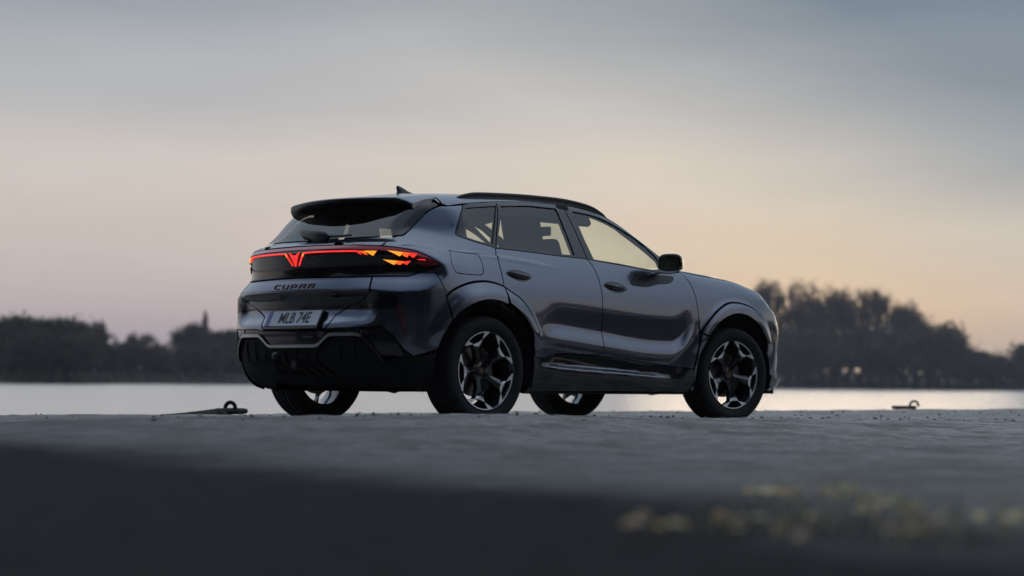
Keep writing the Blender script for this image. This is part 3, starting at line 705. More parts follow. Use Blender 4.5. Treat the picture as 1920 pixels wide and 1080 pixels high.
# outlines of panels, glass and lamps on the body surface: (ring parameter, height)
T={
 'drip':[(-.187,.462),(-.139,.459),(.054,.483),(.327,.516),(.657,.545),(1.022,.554),(1.289,.554)],
 'quarter_back':[(.674,1.136),(.739,1.204),(.794,1.212),(.829,1.242),(.931,1.311),(1.086,1.376),(1.252,1.41),(1.397,1.428)],
 'quarter_win_back':[(1.58,1.448),(1.534,1.386),(1.479,1.29),(1.461,1.257),(1.466,1.234),(1.592,1.201),(1.718,1.18),(1.768,1.168)],
 'rear_cut':[(1.768,1.168),(1.755,1.132),(1.728,1.093),(1.732,1.005),(1.737,.941),(1.735,.91)],
 'flare_r':[(1.165,.822),(1.197,.847),(1.241,.869),(1.301,.891),(1.363,.907),(1.434,.924),(1.492,.933),(1.555,.938),(1.614,.935),(1.677,.926),(1.735,.91),(1.806,.877),(1.89,.835),(1.965,.771),(2.029,.695),(2.074,.618)],
 'bumper_cut':[(1.167,.825),(1.155,.863),(1.13,.902),(1.109,.937),(1.06,1.006)],
 'lamp_edge':[(1.06,1.009),(1.105,1.014),(1.119,1.023),(1.115,1.035),(1.092,1.045),(1.035,1.07),(.962,1.096),(.892,1.111),(.802,1.124),(.674,1.134)],
 'flap':[(1.273,1.125),(1.546,1.112),(1.559,1.087),(1.566,1.055),(1.564,1.003),(1.554,.985),(1.529,.974),(1.429,.974),(1.325,.975),(1.288,.982),(1.264,.996),(1.243,1.039)],
 'belt':[(1.768,1.168),(1.922,1.165),(2.12,1.158),(2.376,1.149),(2.644,1.146)],
 'belt_f':[(2.644,1.146),(2.821,1.133),(3.047,1.118),(3.275,1.099),(3.449,1.083)],
 'fb':[(2.645,1.149),(2.674,1.125),(2.699,1.092),(2.727,1.011),(2.739,.907),(2.734,.821)],
 'fender_cut':[(3.693,1.106),(3.71,1.082),(3.726,1.055),(3.759,1.017),(3.785,.939),(3.796,.872),(3.805,.763)],
 'flare_f':[(3.822,.657),(3.838,.685),(3.905,.751),(4.017,.834),(4.138,.889),(4.244,.902),(4.357,.893),(4.477,.865),(4.584,.808),(4.691,.749),(4.76,.706),(4.809,.624)],
 'sill_line':[(2.033,.458),(2.137,.447),(2.217,.457),(2.301,.477),(2.468,.48),(2.818,.468),(3.226,.437),(3.774,.394)],
 'pane_q':[(1.591,1.427),(1.887,1.464),(1.853,1.409),(1.752,1.189),(1.597,1.212),(1.481,1.241),(1.474,1.258),(1.491,1.287)],
 'pane_r':[(1.928,1.465),(2.22,1.492),(2.506,1.494),(2.52,1.338),(2.538,1.162),(2.276,1.164),(2.024,1.171),(1.79,1.179)],
 'pane_f':[(2.671,1.487),(2.847,1.477),(2.964,1.459),(3.068,1.427),(3.169,1.387),(3.281,1.34),(3.363,1.294)],
 'pane_f_bot':[(3.433,1.1),(3.222,1.112),(2.994,1.131),(2.732,1.145),(2.696,1.281)],
 'handle_r':[(1.775,.993),(1.802,1.015),(1.868,1.026),(1.961,1.016),(2.024,.991),(1.995,.964),(1.928,.95),(1.846,.964)],
 'handle_f':[(2.77,.96),(2.8,.984),(2.872,.995),(2.955,.984),(3.022,.953),(2.981,.925),(2.909,.914),(2.831,.929)],
 'mirror_base':[(3.074,.989),(3.13,1.038),(3.193,1.078),(3.442,1.069),(3.574,1.064),(3.524,1.014),(3.386,1.0),(3.259,.975),(3.169,.975)],
 'reflector':[(.83,.784),(.812,.749),(.822,.699),(.862,.557),(.871,.552),(.876,.582),(.845,.748)],
 'fmarker':[(3.668,.439),(3.686,.463),(3.723,.471),(3.8,.465),(3.805,.43)],
 'fmarker2':[(3.813,.463),(3.86,.458),(3.865,.423),(3.818,.428)],
 'f1':[(.722,1.108),(.836,1.096),(.81,1.068)],
 'f2':[(.836,1.096),(.883,1.093),(.863,1.062),(.836,1.072),(.821,1.085)],
 'f3':[(.881,1.093),(.937,1.09),(.909,1.06),(.878,1.076)],
 'f4':[(.692,1.049),(.795,1.041),(.768,1.014)],
 'f5':[(.795,1.041),(.844,1.038),(.813,1.015),(.779,1.021)],
 'f6':[(.844,1.038),(.89,1.043),(.859,1.015),(.828,1.028)],
 'f7':[(.567,1.105),(.655,1.104),(.63,1.071)],
 'f8':[(.532,1.105),(.575,1.103),(.595,1.076),(.575,1.081)],
 'f9':[(.504,1.106),(.532,1.105),(.557,1.081),(.546,1.081)],
 'f10':[(.941,1.055),(.999,1.054),(.999,1.048),(.941,1.05)],
 'f11':[(.719,1.077),(.781,1.076),(.781,1.068),(.719,1.069)],
 'f12':[(.669,1.044),(.678,1.044),(.683,1.0),(.672,1.007)],
 'f13':[(.688,1.041),(.698,1.031),(.705,1.011),(.694,1.014)],
 'l1':[(-.624,1.102),(-.527,1.103),(-.59,1.067),(-.709,1.074)],
 'l2':[(-.514,1.102),(-.471,1.103),(-.508,1.073),(-.547,1.076)],
 'line':[(.158,1.106),(.331,1.109),(.503,1.109)],
 'lip':[(.145,.853),(.513,.847),(.654,.842),(.716,.838),(.769,.833),(.831,.824)],
 'bandtop':[(.116,.943),(.48,.937),(.622,.939),(.873,.942)],
 'sill_strip':[(2.213,.387),(2.302,.403),(2.561,.399),(2.791,.391),(2.996,.379),(3.2,.362),(3.546,.326),(3.177,.341),(2.969,.352),(2.764,.359),(2.534,.369),(2.309,.381)],
 'letters':[(-.201,.868),(.217,.905)]}
# ------------------------------------------------------------------ car materials
def paint_mat():
    m = bpy.data.materials.new('midnight_paint'); m.use_nodes = True; t = m.node_tree; b = t.nodes['Principled BSDF']
    b.inputs['Metallic'].default_value = .9; b.inputs['Roughness'].default_value = .20
    b.inputs['Coat Weight'].default_value = 1.0; b.inputs['Coat Roughness'].default_value = .02
    co = t.nodes.new('ShaderNodeTexCoord'); n = t.nodes.new('ShaderNodeTexNoise'); n.inputs['Scale'].default_value = 900; n.inputs['Detail'].default_value = 1
    t.links.new(co.outputs['Object'], n.inputs['Vector'])
    r = t.nodes.new('ShaderNodeValToRGB'); r.color_ramp.elements[0].color = (.112, .128, .162, 1); r.color_ramp.elements[1].color = (.172, .195, .245, 1)
    r.color_ramp.elements[0].position, r.color_ramp.elements[1].position = .35, .7
    t.links.new(n.outputs[0], r.inputs[0]); t.links.new(r.outputs[0], b.inputs['Base Color'])
    d = t.nodes.new('ShaderNodeTexNoise'); d.inputs['Scale'].default_value = 5; d.inputs['Detail'].default_value = 8
    t.links.new(co.outputs['Object'], d.inputs['Vector'])
    q = t.nodes.new('ShaderNodeMapRange'); q.inputs['From Min'].default_value = .35; q.inputs['From Max'].default_value = .75; q.inputs['To Min'].default_value = .015; q.inputs['To Max'].default_value = .06
    t.links.new(d.outputs[0], q.inputs[0]); t.links.new(q.outputs[0], b.inputs['Coat Roughness'])
    return m
M_PAINT = paint_mat()
M_GLOSSB = mat('gloss_black', (.006, .006, .007), .08, coat=.5, var=(6, .2))
M_PIANO = mat('satin_black_trim', (.010, .010, .011), .35, var=(8, .2))
M_PLAST = mat('grained_black_plastic', (.009, .009, .0095), .75, spec=.2, bump=(400, .3, .001), var=(10, .2))
M_RUB = mat('tyre_rubber', (.012, .012, .0125), .72, spec=.35, var=(30, .25), bump=(150, .2, .001))
M_DARK = mat('shell_black', (.004, .004, .004), .9, spec=.1)
M_SILV = mat('machined_alloy', (.86, .86, .88), .46, metal=1, var=(60, .12))
M_TRIM = mat('satin_aluminium_trim', (.40, .42, .45), .32, metal=1, var=(20, .1))
M_WBLK = mat('wheel_black', (.008, .008, .009), .16, coat=.6)
M_DISC = mat('brake_iron', (.16, .155, .15), .38, metal=1, var=(40, .3))
M_COPPER = mat('copper_accent', (.20, .12, .085), .4, metal=1)
M_BROWN = mat('dark_bronze_letters', (.10, .065, .05), .35, metal=.9)
M_SEAT = mat('seat_fabric', (.012, .012, .013), .8, var=(60, .3), bump=(200, .3, .001))
M_MIRR = mat('mirror_glass', (.85, .87, .88), .02, metal=1)
M_G_DARK = glass('privacy_glass', (.62, .66, .60))
M_G_CLEAR = glass('clear_side_glass', (.95, .98, .90))
M_G_REAR = glass('rear_glass', (.30, .32, .31))
M_G_LAMP = glass('lamp_lens', (.55, .10, .10))
M_G_HEAD = glass('headlamp_lens', (.85, .87, .85))
M_RED = mat('red_light', (.3, .005, .008), .3, emit=(1.0, .035, .03), estr=1.15)
M_ORG = mat('orange_light', (.4, .1, .01), .3, emit=(1.0, .11, .015), estr=1.1)
M_YEL = mat('amber_light', (.5, .25, .03), .3, emit=(1.0, .34, .03), estr=1.1)
M_REDDIM = mat('dark_red_lens', (.045, .012, .016), .12, coat=1, emit=(1, .04, .04), estr=.012)
M_PINK = mat('red_lens_top', (.22, .012, .018), .10, coat=1, emit=(1, .05, .06), estr=.06)
M_REFL = mat('red_reflector', (.085, .028, .026), .2, coat=1)
M_PLATE = mat('plate_white', (.62, .66, .70), .4, var=(30, .05))
M_PBLUE = mat('plate_blue', (.10, .13, .34), .4)
M_PINK2 = mat('plate_ink', (.01, .01, .01), .5)
M_AMB = mat('amber_marker', (.55, .20, .04), .3, coat=1)

CAR = empty('car', (0, 0, 0))
tag(CAR, 'dark midnight-blue SUV parked on the quay with its tail lights lit', 'car')

# ------------------------------------------------------------------ panel builder
def sring(u, z, off=0.):
    u = np.asarray(u, float); p = ring(np.abs(u), z, off); p[..., 1] *= -np.where(u >= 0, 1., -1.); return p
def stop(x, y, off=0.): return top(x, y, off)
PAR = {'ring': sring, 'sec': sec, 'top': stop}
def dens(poly, step):
    poly = np.array(poly, float); out = []
    for a, b in zip(poly, np.roll(poly, -1, 0)):
        n = max(1, int(np.hypot(*(b-a))/step+.5)); out += [a+(b-a)*k/n for k in range(n)]
    return np.array(out)
def area2(p): return .5*np.sum(p[:, 0]*np.roll(p[:, 1], -1)-np.roll(p[:, 0], -1)*p[:, 1])
def shrink(p, g):
    if area2(p) < 0: p = p[::-1]
    if g == 0: return p
    e = np.roll(p, -1, 0)-p; e /= np.maximum(np.linalg.norm(e, axis=1, keepdims=True), 1e-9)
    n = np.stack([-e[:, 1], e[:, 0]], -1); m = n+np.roll(n, 1, 0); L = np.linalg.norm(m, axis=1, keepdims=True)
    m = m/np.maximum(L, 1e-6); c = np.maximum((m*n).sum(1, keepdims=True), .45); return p+m*g/c
def inside(p, poly):
    x, y = p[:, 0], p[:, 1]; r = np.zeros(len(p), bool)
    for (x0, y0), (x1, y1) in zip(poly, np.roll(poly, -1, 0)):
        c = (y0 > y) != (y1 > y)
        if abs(y1-y0) > 1e-12: r ^= c & (x < (x1-x0)*(y-y0)/(y1-y0)+x0)
    return r
def smooth_poly(pts, n=4):
    # open Catmull-Rom through the points
    P = np.array(pts, float); Q = np.vstack([2*P[0]-P[1], P, 2*P[-1]-P[-2]]); out = []
    for i in range(1, len(Q)-2):
        for k in range(n):
            t = k/n; out.append(.5*((2*Q[i])+(-Q[i-1]+Q[i+1])*t+(2*Q[i-1]-5*Q[i]+4*Q[i+1]-Q[i+2])*t*t+(-Q[i-1]+3*Q[i]-3*Q[i+1]+Q[i+2])*t**3))
    return [tuple(p) for p in out]+[tuple(P[-1])]
def smooth_closed(pts, n=4):
    P = np.array(pts, float); m = len(P); out = []
    for i in range(m):
        a, b, c, d = P[i-1], P[i], P[(i+1) % m], P[(i+2) % m]
        for k in range(n):
            t = k/n; out.append(tuple(.5*((2*b)+(-a+c)*t+(2*a-5*b+4*c-d)*t*t+(-a+3*b-3*c+d)*t**3)))
    return out
_PC = {}
def panel_mesh(name, poly, par='ring', off=0., inset=.0035, depth=.016, step=.016, holes=(), flip=False, hinset=None):
    P, N, fs = panel_geo(poly, par, off, inset, step, holes, hinset)
    return panel_emit(name, P, N, fs, depth, flip)
def panel_geo(poly, par, off, inset, step, holes, hinset):
    key = (str(poly), par, off, inset, step, len(holes))
    if key in _PC: return _PC[key]
    f = PAR[par]; B = shrink(dens(poly, step), inset); B = dens(B, step*1.5)
    HS = []
    for h in holes:
        q = dens(h, step)
        if area2(q) < 0: q = q[::-1]
        HS.append(shrink(q, -(inset if hinset is None else hinset)))
    lo, hi = B.min(0), B.max(0)
    gx, gy = np.meshgrid(np.arange(lo[0], hi[0], step), np.arange(lo[1], hi[1], step), indexing='ij'); G = np.stack([gx.ravel(), gy.ravel()], -1)
    k = inside(G, B)
    for h in HS: k &= ~inside(G, h)
    G = G[k]
    allb = np.vstack([B]+HS)
    if len(G):
        d = np.full(len(G), 9.)
        for c in range(0, len(allb), 64): d = np.minimum(d, np.sqrt(((G[:, None]-allb[None, c:c+64])**2).sum(-1)).min(1))
        G = G[d > step*.55]
    pts = np.vstack([allb, G]); edges = []; o = 0
    for q in [B]+HS:
        edges += [(o+i, o+(i+1) % len(q)) for i in range(len(q))]; o += len(q)
    vs, es, fs, _, _, _ = delaunay_2d_cdt([Vector(p) for p in pts], edges, [], 0, 1e-6)
    vs = np.array([tuple(v) for v in vs]); fs = np.array([tuple(t) for t in fs])
    cen = vs[fs].mean(1); k = inside(cen, B)
    for h in HS: k &= ~inside(cen, h)
    fs = fs[k]
    P = f(vs[:, 0], vs[:, 1], off); N = grad(P)
    fn = np.cross(P[fs[:, 1]]-P[fs[:, 0]], P[fs[:, 2]]-P[fs[:, 0]]); bad = (fn*N[fs].mean(1)).sum(1) < 0
    fs[bad] = fs[bad][:, ::-1]
    ok = np.linalg.norm(fn, axis=1) > 1e-10; fs = fs[ok]
    _PC[key] = (P, N, fs); return P, N, fs
def panel_emit(name, P, N, fs, depth, flip):
    if flip:
        P = P*np.array([1, -1, 1]); N = N*np.array([1, -1, 1]); fs = fs[:, ::-1]
    used = np.unique(fs); mp_ = -np.ones(len(P), int); mp_[used] = np.arange(len(used)); P, N, fs = P[used], N[used], mp_[fs]
    V = list(P); faces = fs.tolist(); ln = [N[i] for t in faces for i in t]
    if depth > 0:
        ed = {}
        for t in faces:
            for a, b in ((t[0], t[1]), (t[1], t[2]), (t[2], t[0])): ed[(a, b)] = 1
        be = [(a, b) for (a, b) in ed if (b, a) not in ed]
        # a narrow rounded shoulder, then the return flange
        idx = {}
        for a, b in be:
            for i in (a, b):
                if i not in idx:
                    idx[i] = len(V); V.append(P[i]); V.append(P[i]-N[i]*depth)
        for a, b in be:
            ia, ib = idx[a], idx[b]; nrm_ = np.cross(P[b]-P[a], -N[a]); L = np.linalg.norm(nrm_)
            if L < 1e-12: continue
            nrm_ /= L; faces.append([ib, ia, ia+1, ib+1]); ln += [-nrm_*-1]*4
    me = bpy.data.meshes.new(name); me.from_pydata([tuple(map(float, v)) for v in V], [], faces)
    me.polygons.foreach_set('use_smooth', [True]*len(me.polygons)); me.update()
    if len(me.loops) == len(ln):
        LN = np.array(ln); me.normals_split_custom_set((LN/np.maximum(np.linalg.norm(LN, axis=1, keepdims=True), 1e-9)).tolist())
    return me
def panel(name, poly, m, parent=None, both=True, **k):
    o = link(name, panel_mesh(name, poly, **k), m, parent or CAR); o2 = None
    if both: o2 = link(name, panel_mesh(name, poly, flip=True, **k), m, parent or CAR)
    return o, o2
def sym(half):
    # closed polygon from the right half given from bottom centre to top centre
    return list(half)+[(-a, b) for a, b in half[::-1] if abs(a) > 1e-6]
UX = lambda x: U2+x-XA                      # ring parameter of a point on the car's side
def circ(cx, cz, r, a0, a1, n=28): return [(UX(cx+r*math.cos(R(a0+(a1-a0)*k/n))), cz+r*math.sin(R(a0+(a1-a0)*k/n))) for k in range(n+1)]
def Uo(p): return [(float(to_u(np.array([x, -.92, z]))), z) for x, z in p]

# wheel arch geometry
WBASE = 2.681; ARC = .452; WZC = .357
fr_s = smooth_poly(T['flare_r'], 3); ff_s = smooth_poly(T['flare_f'], 3)
iC = min(range(len(fr_s)), key=lambda i: abs(fr_s[i][0]-T['rear_cut'][-1][0]))       # flare point at the rear-door cut
def arch_c(cx, a0, a1, r=ARC, n=24):
    out = []
    for k in range(n+1):
        a = R(a0+(a1-a0)*k/n); x, z = cx+r*math.cos(a), WZC+r*math.sin(a)
        out.append((float(to_u(np.array([x, -.90, z]))), z))
    return out
lamp = smooth_poly(T['lamp_edge'], 3)
drip = T['drip']
drip_ring = []
for x, s in drip:
    p = sec(np.array([x]), np.array([s]))[0]; drip_ring.append((float(to_u(p)), float(p[2])))
rear_cut = smooth_poly(T['rear_cut'], 3); qwin = smooth_poly(T['quarter_win_back'][1:], 3); qback = smooth_poly(T['quarter_back'], 3)
bcut = T['bumper_cut']

# rear quarter, with the fuel flap let in
dq = [p for p in drip_ring if p[0] < T['quarter_win_back'][0][0]-.02 and p[0] > T['quarter_back'][-1][0]+.02]
quarter = qback+dq+[T['quarter_win_back'][0]]+qwin+rear_cut[1:]+fr_s[:iC][::-1]+bcut[1:]+lamp[1:-1]
flap = smooth_closed(T['flap'], 2)
flap = T['flap']
panel('rear_quarter_panel', quarter, M_PAINT, holes=[flap], hinset=.003, inset=.0045, step=.013)
panel('fuel_flap', flap, M_PAINT, inset=.003, step=.013)
# wheel-arch flares
a_b = math.degrees(math.atan2(bcut[0][1]-WZC, bcut[0][0]-UX(0)))
cutx = rear_cut[-1][0]
ac_q = [p for p in arch_c(0, 137, 40, n=60)]
q_ = np.array(fr_s[iC]); t_ = np.array(fr_s[iC+1])-q_; t_ /= np.linalg.norm(t_)
flq = fr_s[:iC+1]+[tuple(q_+t_*.0085)]+[p for p in ac_q[::-1] if p[0] <= cutx+.030 and p[0] >= fr_s[0][0]-.0]
panel('wheel_arch_flare', flq, M_PAINT, off=.005, inset=.0105, depth=.03, step=.012)
fld = [tuple(q_-t_*.0085)]+fr_s[iC+1:]+[p for p in arch_c(0, 26, 80, r=ARC+.015, n=60) if p[0] >= cutx+.018]
panel('wheel_arch_flare', fld, M_PAINT, off=.005, inset=.0105, depth=.03, step=.012)
flf = ff_s+arch_c(WBASE, 22, 143, n=50)
panel('wheel_arch_flare', flf, M_PAINT, off=.005, inset=.0105, depth=.03, step=.012)
# doors
fb = smooth_poly(T['fb'], 3); xb = 1.142
fb_low = [(UX(xb), .75), (UX(xb+.004), .62), (UX(xb+.008), .48)]
sill = smooth_poly(T['sill_line'], 3)
si = min(range(len(sill)), key=lambda i: abs(sill[i][0]-fb_low[-1][0]))
arch_door = [p for p in arch_c(0, 14, 36, r=ARC+.02, n=10)]
rear_door = smooth_poly(T['belt'], 2)+fb[1:]+fb_low+sill[:si][::-1]+[p for p in arch_door if .46 < p[1] < .60]+[(fr_s[-1][0]-.002, fr_s[-1][1]-.012)]+fr_s[iC:][::-1]+rear_cut[::-1][1:-1]
panel('rear_door', rear_door, M_PAINT, inset=.004, step=.009)
fcut = smooth_poly(T['fender_cut'], 3)
front_door = smooth_poly(T['belt_f'], 2)+[(3.56, 1.088), (3.64, 1.098)]+fcut+[(3.812, .66), (3.80, .50), sill[-1]]+sill[si:-1][::-1]+fb_low[::-1]+fb[::-1][:-1]
panel('front_door', front_door, M_PAINT, inset=.004, step=.009)
# front wing and bonnet
hx_ = np.array([2.095, 2.2, 2.35, 2.5, 2.7, 2.9, 3.02]); hp = top(hx_, np.full_like(hx_, .815)); wing_top = [(float(to_u(np.array([p[0], -.815, p[2]]))), float(p[2])) for p in hp]
nose_top = [(float(to_u(np.array([3.10, -.80, .96]))), .965), (float(to_u(np.array([3.16, -.80, .90]))), .90), (float(to_u(np.array([3.20, -.82, .78]))), .80), (float(to_u(np.array([3.205, -.83, .7]))), .70)]
wing = fcut[::-1]+wing_top+nose_top+[(ff_s[-1][0], .63)]+ff_s[::-1]+[(3.822, .66)]
panel('front_wing', wing, M_PAINT, inset=.004, step=.0135)
wl_ = arch_c(WBASE, 143, 196, r=ARC+.004, n=20)
wing_low = [(3.824, .645), (3.836, .652)]+wl_+[(3.80, .24), (3.79, .39), (3.815, .50)]
panel('wing_lower_panel', wing_low, M_PAINT, inset=.003, step=.016)
bx = [2.14, 2.3, 2.6, 2.9, 3.05, 3.16, 3.26, 3.33, 3.37]; by = [.800, .805, .808, .800, .785, .745, .60, .38, 0]
bon = [(x, -y) for x, y in zip(bx, by)]+[(x, y) for x, y in zip(bx[:-1][::-1], by[:-1][::-1])]+[(2.22, .55), (2.31, .25), (2.34, 0), (2.31, -.25), (2.22, -.55)]
panel('bonnet', bon, M_PAINT, both=False, par='top', inset=.003, step=.035)
# front bumper, headlamps
fx0 = ff_s[-1][0]
fbump = [(fx0+.006, .63)]+[(p[0]+.006, p[1]) for p in nose_top[::-1][:3]]+[(5.05, .86), (5.2, .87), (U5, .90), (U5, .22), (5.3, .22), (4.95, .24), (4.80, .30)]+[p for p in arch_c(WBASE, -8, 22, r=ARC+.004, n=10)]
bp1, bp2 = panel('front_bumper', fbump, M_PAINT, inset=.003, step=.03)
panel('headlamp', [(nose_top[1][0]+.012, .895), (nose_top[0][0]+.012, .95), (4.98, .955), (5.16, .93), (5.19, .885), (5.06, .872), (nose_top[2][0]+.03, .82)], M_G_HEAD, inset=.004, step=.02, off=.006)
panel('front_splitter', [(4.86, .36), (5.0, .33), (U5, .33), (U5, .26), (5.0, .25), (4.86, .28)], M_GLOSSB, inset=0, off=.018, step=.03, depth=.03)
# sill
sill_poly = [(p[0], p[1]) for p in sill]+[(3.80, .38), (3.79, .205), (2.10, .205)]+[p for p in arch_c(0, -19, 12, r=ARC+.012, n=10) if p[1] < .45]
panel('sill_cladding', sill_poly, M_GLOSSB, inset=.002, step=.0125, off=-.002)
panel('sill_cladding', [(UX(-.9+.9), .2), (UX(0), .21), (UX(.01), .2)], M_GLOSSB, both=False, inset=0, depth=0) if False else None
ss_ = T['sill_strip']; gp = UX(1.150)
panel('sill_strip', ss_, M_PAINT, inset=-.003, off=.0015, depth=.004, step=.008)
# windows: gloss black surround with three panes let in
pq, pr = T['pane_q'], T['pane_r']
pf = smooth_poly(T['pane_f']+[(3.40, 1.262), (3.452, 1.215)], 2)+[(3.468, 1.19), (3.470, 1.12)]+T['pane_f_bot']
dtop = [(1.60, 1.452)]+[p for p in drip_ring if p[0] > 1.62]
win_top = dtop+[(2.99, 1.495), (3.09, 1.452), (3.19, 1.405), (3.30, 1.35), (3.40, 1.29), (3.50, 1.215), (3.58, 1.15), (3.63, 1.105)]
surround = T['quarter_win_back'][1:][::-1][1:]
surround = [T['quarter_win_back'][0]]+win_top+[(3.64, 1.098), (3.56, 1.088)]+smooth_poly(T['belt_f'], 2)[::-1]+smooth_poly(T['belt'], 2)[::-1][1:]+qwin[::-1][1:]
panel('window_surround', surround, M_GLOSSB, inset=.002, step=.018, holes=[pq, pr, pf], hinset=0, depth=.03)
panel('quarter_window', pq, M_G_DARK, off=-.007, inset=-.004, depth=0, step=.03)
panel('rear_door_window', pr, M_G_DARK, off=-.007, inset=-.004, depth=0, step=.03)
panel('front_door_window', pf, M_G_CLEAR, off=-.007, inset=-.004, depth=0, step=.03)
# thin gasket lines between the doors' window frames
for a, b in (((1.776, 1.178), (1.905, 1.487)), ((2.660, 1.150), (2.590, 1.522))):
    d = np.array([.004, 0]); panel('window_gasket', [tuple(np.array(a)-d), tuple(np.array(b)-d), tuple(np.array(b)+d), tuple(np.array(a)+d)], M_DARK, off=.001, inset=0, depth=.004, step=.03)
# roof with the windscreen let in
dr = [(x, s) for x, s in drip]+[(1.40, .535), (1.50, .505), (1.60, .46), (1.72, .40), (1.84, .325), (1.94, .25), (2.03, .17), (2.09, .125)]
mir = lambda L: [(x, .8*PI-s) for x, s in L]
wsh = [(1.16, 1.2566), (1.18, .9), (1.235, .62), (1.40, .59), (1.55, .535), (1.70, .47), (1.84, .385), (1.96, .30), (2.06, .225), (2.15, .165)]
roof = [(-.20, dr[0][1]+.03)]+dr[1:]+[(2.15, .095)]+wsh[::-1]+mir(wsh)[1:]+[(2.15, .8*PI-.095)]+mir(dr)[::-1][:-1]+[(-.20, .8*PI-dr[0][1]-.03), (-.25, .8*PI-.75), (-.29, 1.2566), (-.25, .75)]
wsh_poly = wsh+[(2.20, .25), (2.28, .55), (2.32, 1.2566)]+mir([(2.20, .25), (2.28, .55)])[::-1]+mir(wsh)[1:][::-1]
panel('roof', roof, M_PAINT, both=False, par='sec', inset=.003, step=.03, depth=.03)
panel('windscreen', wsh_poly, M_G_CLEAR, both=False, par='sec', off=-.006, inset=-.004, depth=0, step=.06)
panel('headliner', [(x, s+.03) for x, s in dr[:8]]+mir([(x, s+.03) for x, s in dr[:8]])[::-1], M_SEAT, both=False, par='sec', off=-.045, inset=0, depth=0, step=.06)
panel('roof_seam', [(-.185, .47), (-.175, .47), (-.175, .60), (-.185, .60)], M_DARK, off=.0015, par='sec', inset=0, depth=.004, step=.03)

# ------------------------------------------------------------------ tail
gl_half = [(0, 1.196), (.337, 1.202), (.62, 1.205), (.739, 1.207), (.79, 1.215), (.826, 1.245), (.925, 1.312), (1.08, 1.378), (1.245, 1.412), (1.38, 1.43), (1.30, 1.452), (.95, 1.462), (.5, 1.470), (0, 1.475)]
panel('rear_window', sym(gl_half), M_G_REAR, both=False, inset=.004, depth=.0, step=.025, off=-.003)
# glossy black fin beside the rear glass and dark print along its top
panel('rear_window_fin', [(.70, 1.209), (.785, 1.217), (.822, 1.247), (.921, 1.314), (1.076, 1.380), (1.24, 1.414), (1.37, 1.432), (1.30, 1.45), (1.0, 1.44), (.86, 1.36), (.76, 1.27)], M_GLOSSB, inset=.002, depth=.0, step=.02, off=.0005)
panel('rear_window_print', sym([(0, 1.425), (.3, 1.42), (.55, 1.415), (.70, 1.41), (.80, 1.405), (.90, 1.40), (1.0, 1.44), (1.02, 1.456), (.5, 1.469), (0, 1.474)]), M_PIANO, both=False, inset=.0, depth=.0, step=.025, off=-.001)
up_half = [(0, 1.152), (.3, 1.149), (.5, 1.143), (.668, 1.137), (.742, 1.2), (.62, 1.2), (.337, 1.197), (0, 1.191)]
panel('tailgate_upper', sym(up_half), M_PAINT, both=False, inset=.003, step=.014)
# light bar: dark lens band right across the tail and round the corners
lp = T['lamp_edge']
bar_half = [(0, .948), (.48, .943), (.62, .944), (.87, .945), (1.00, .985), (1.058, 1.008)]+[p for p in lamp[:-1]]+[(.668, 1.135), (.5, 1.140), (.3, 1.146), (0, 1.149)]
panel('light_bar_housing', sym(bar_half), M_GLOSSB, both=False, inset=.003, step=.014, off=-.004)
def strip(top_, th):   # band below a line
    return list(top_)+[(a, b-th) for a, b in top_[::-1]]
lt = [(0, 1.148), (.3, 1.145), (.5, 1.139), (.668, 1.132), (.80, 1.122), (.892, 1.108), (.96, 1.092), (1.03, 1.067)]
th = [.022, .022, .023, .024, .026, .026, .022, .004]
pinkp = lt+[(a, b-h) for (a, b), h in zip(lt[::-1], th[::-1])]
panel('lamp_lens_edge', pinkp, M_PINK, off=.001, inset=0, depth=.006, step=.02)
panel('lamp_lens', [(.93, 1.075), (1.04, 1.066), (1.095, 1.043), (1.118, 1.030), (1.10, 1.018), (1.0, 1.012), (.92, 1.030)], M_REDDIM, off=-.001, inset=0, depth=.004, step=.02)
# the lit line and the facets behind the lens
ln_ = [(.084, 1.108), (.159, 1.1105), (.333, 1.1105), (.52, 1.108)]
panel('light_line', strip(ln_, .0095), M_RED, off=.003, inset=0, depth=.005, step=.012)
panel('light_line', [(.084, 1.108), (.092, 1.098), (.034, 1.022), (.026, 1.024)], M_RED, off=.003, inset=0, depth=.005, step=.012)
fac = {'f1': M_YEL, 'f2': M_ORG, 'f3': M_RED, 'f4': M_YEL, 'f5': M_ORG, 'f6': M_RED, 'f7': M_YEL, 'f8': M_ORG, 'f9': M_RED, 'f10': M_RED, 'f11': M_REFL, 'f12': M_REFL, 'f13': M_REFL}
for k, m_ in fac.items():
    panel('lamp_facet', T[k], m_, off=.003, inset=.0005, depth=.006, step=.02)
panel('lamp_facet', [(.086, 1.104), (.094, 1.102), (.082, 1.080), (.074, 1.086)], M_YEL, off=.004, inset=0, depth=.004, step=.02)
# emblem in the middle of the bar
emb = [(0, 1.018), (.014, 1.046), (.030, 1.078), (.052, 1.112), (.026, 1.097), (.010, 1.088), (0, 1.090)]
panel('emblem', sym(emb), M_RED, both=False, off=.007, inset=0, depth=.008, step=.008, holes=[[(-.008, 1.060), (0, 1.042), (.008, 1.060), (.005, 1.074), (-.005, 1.074)]], hinset=0)
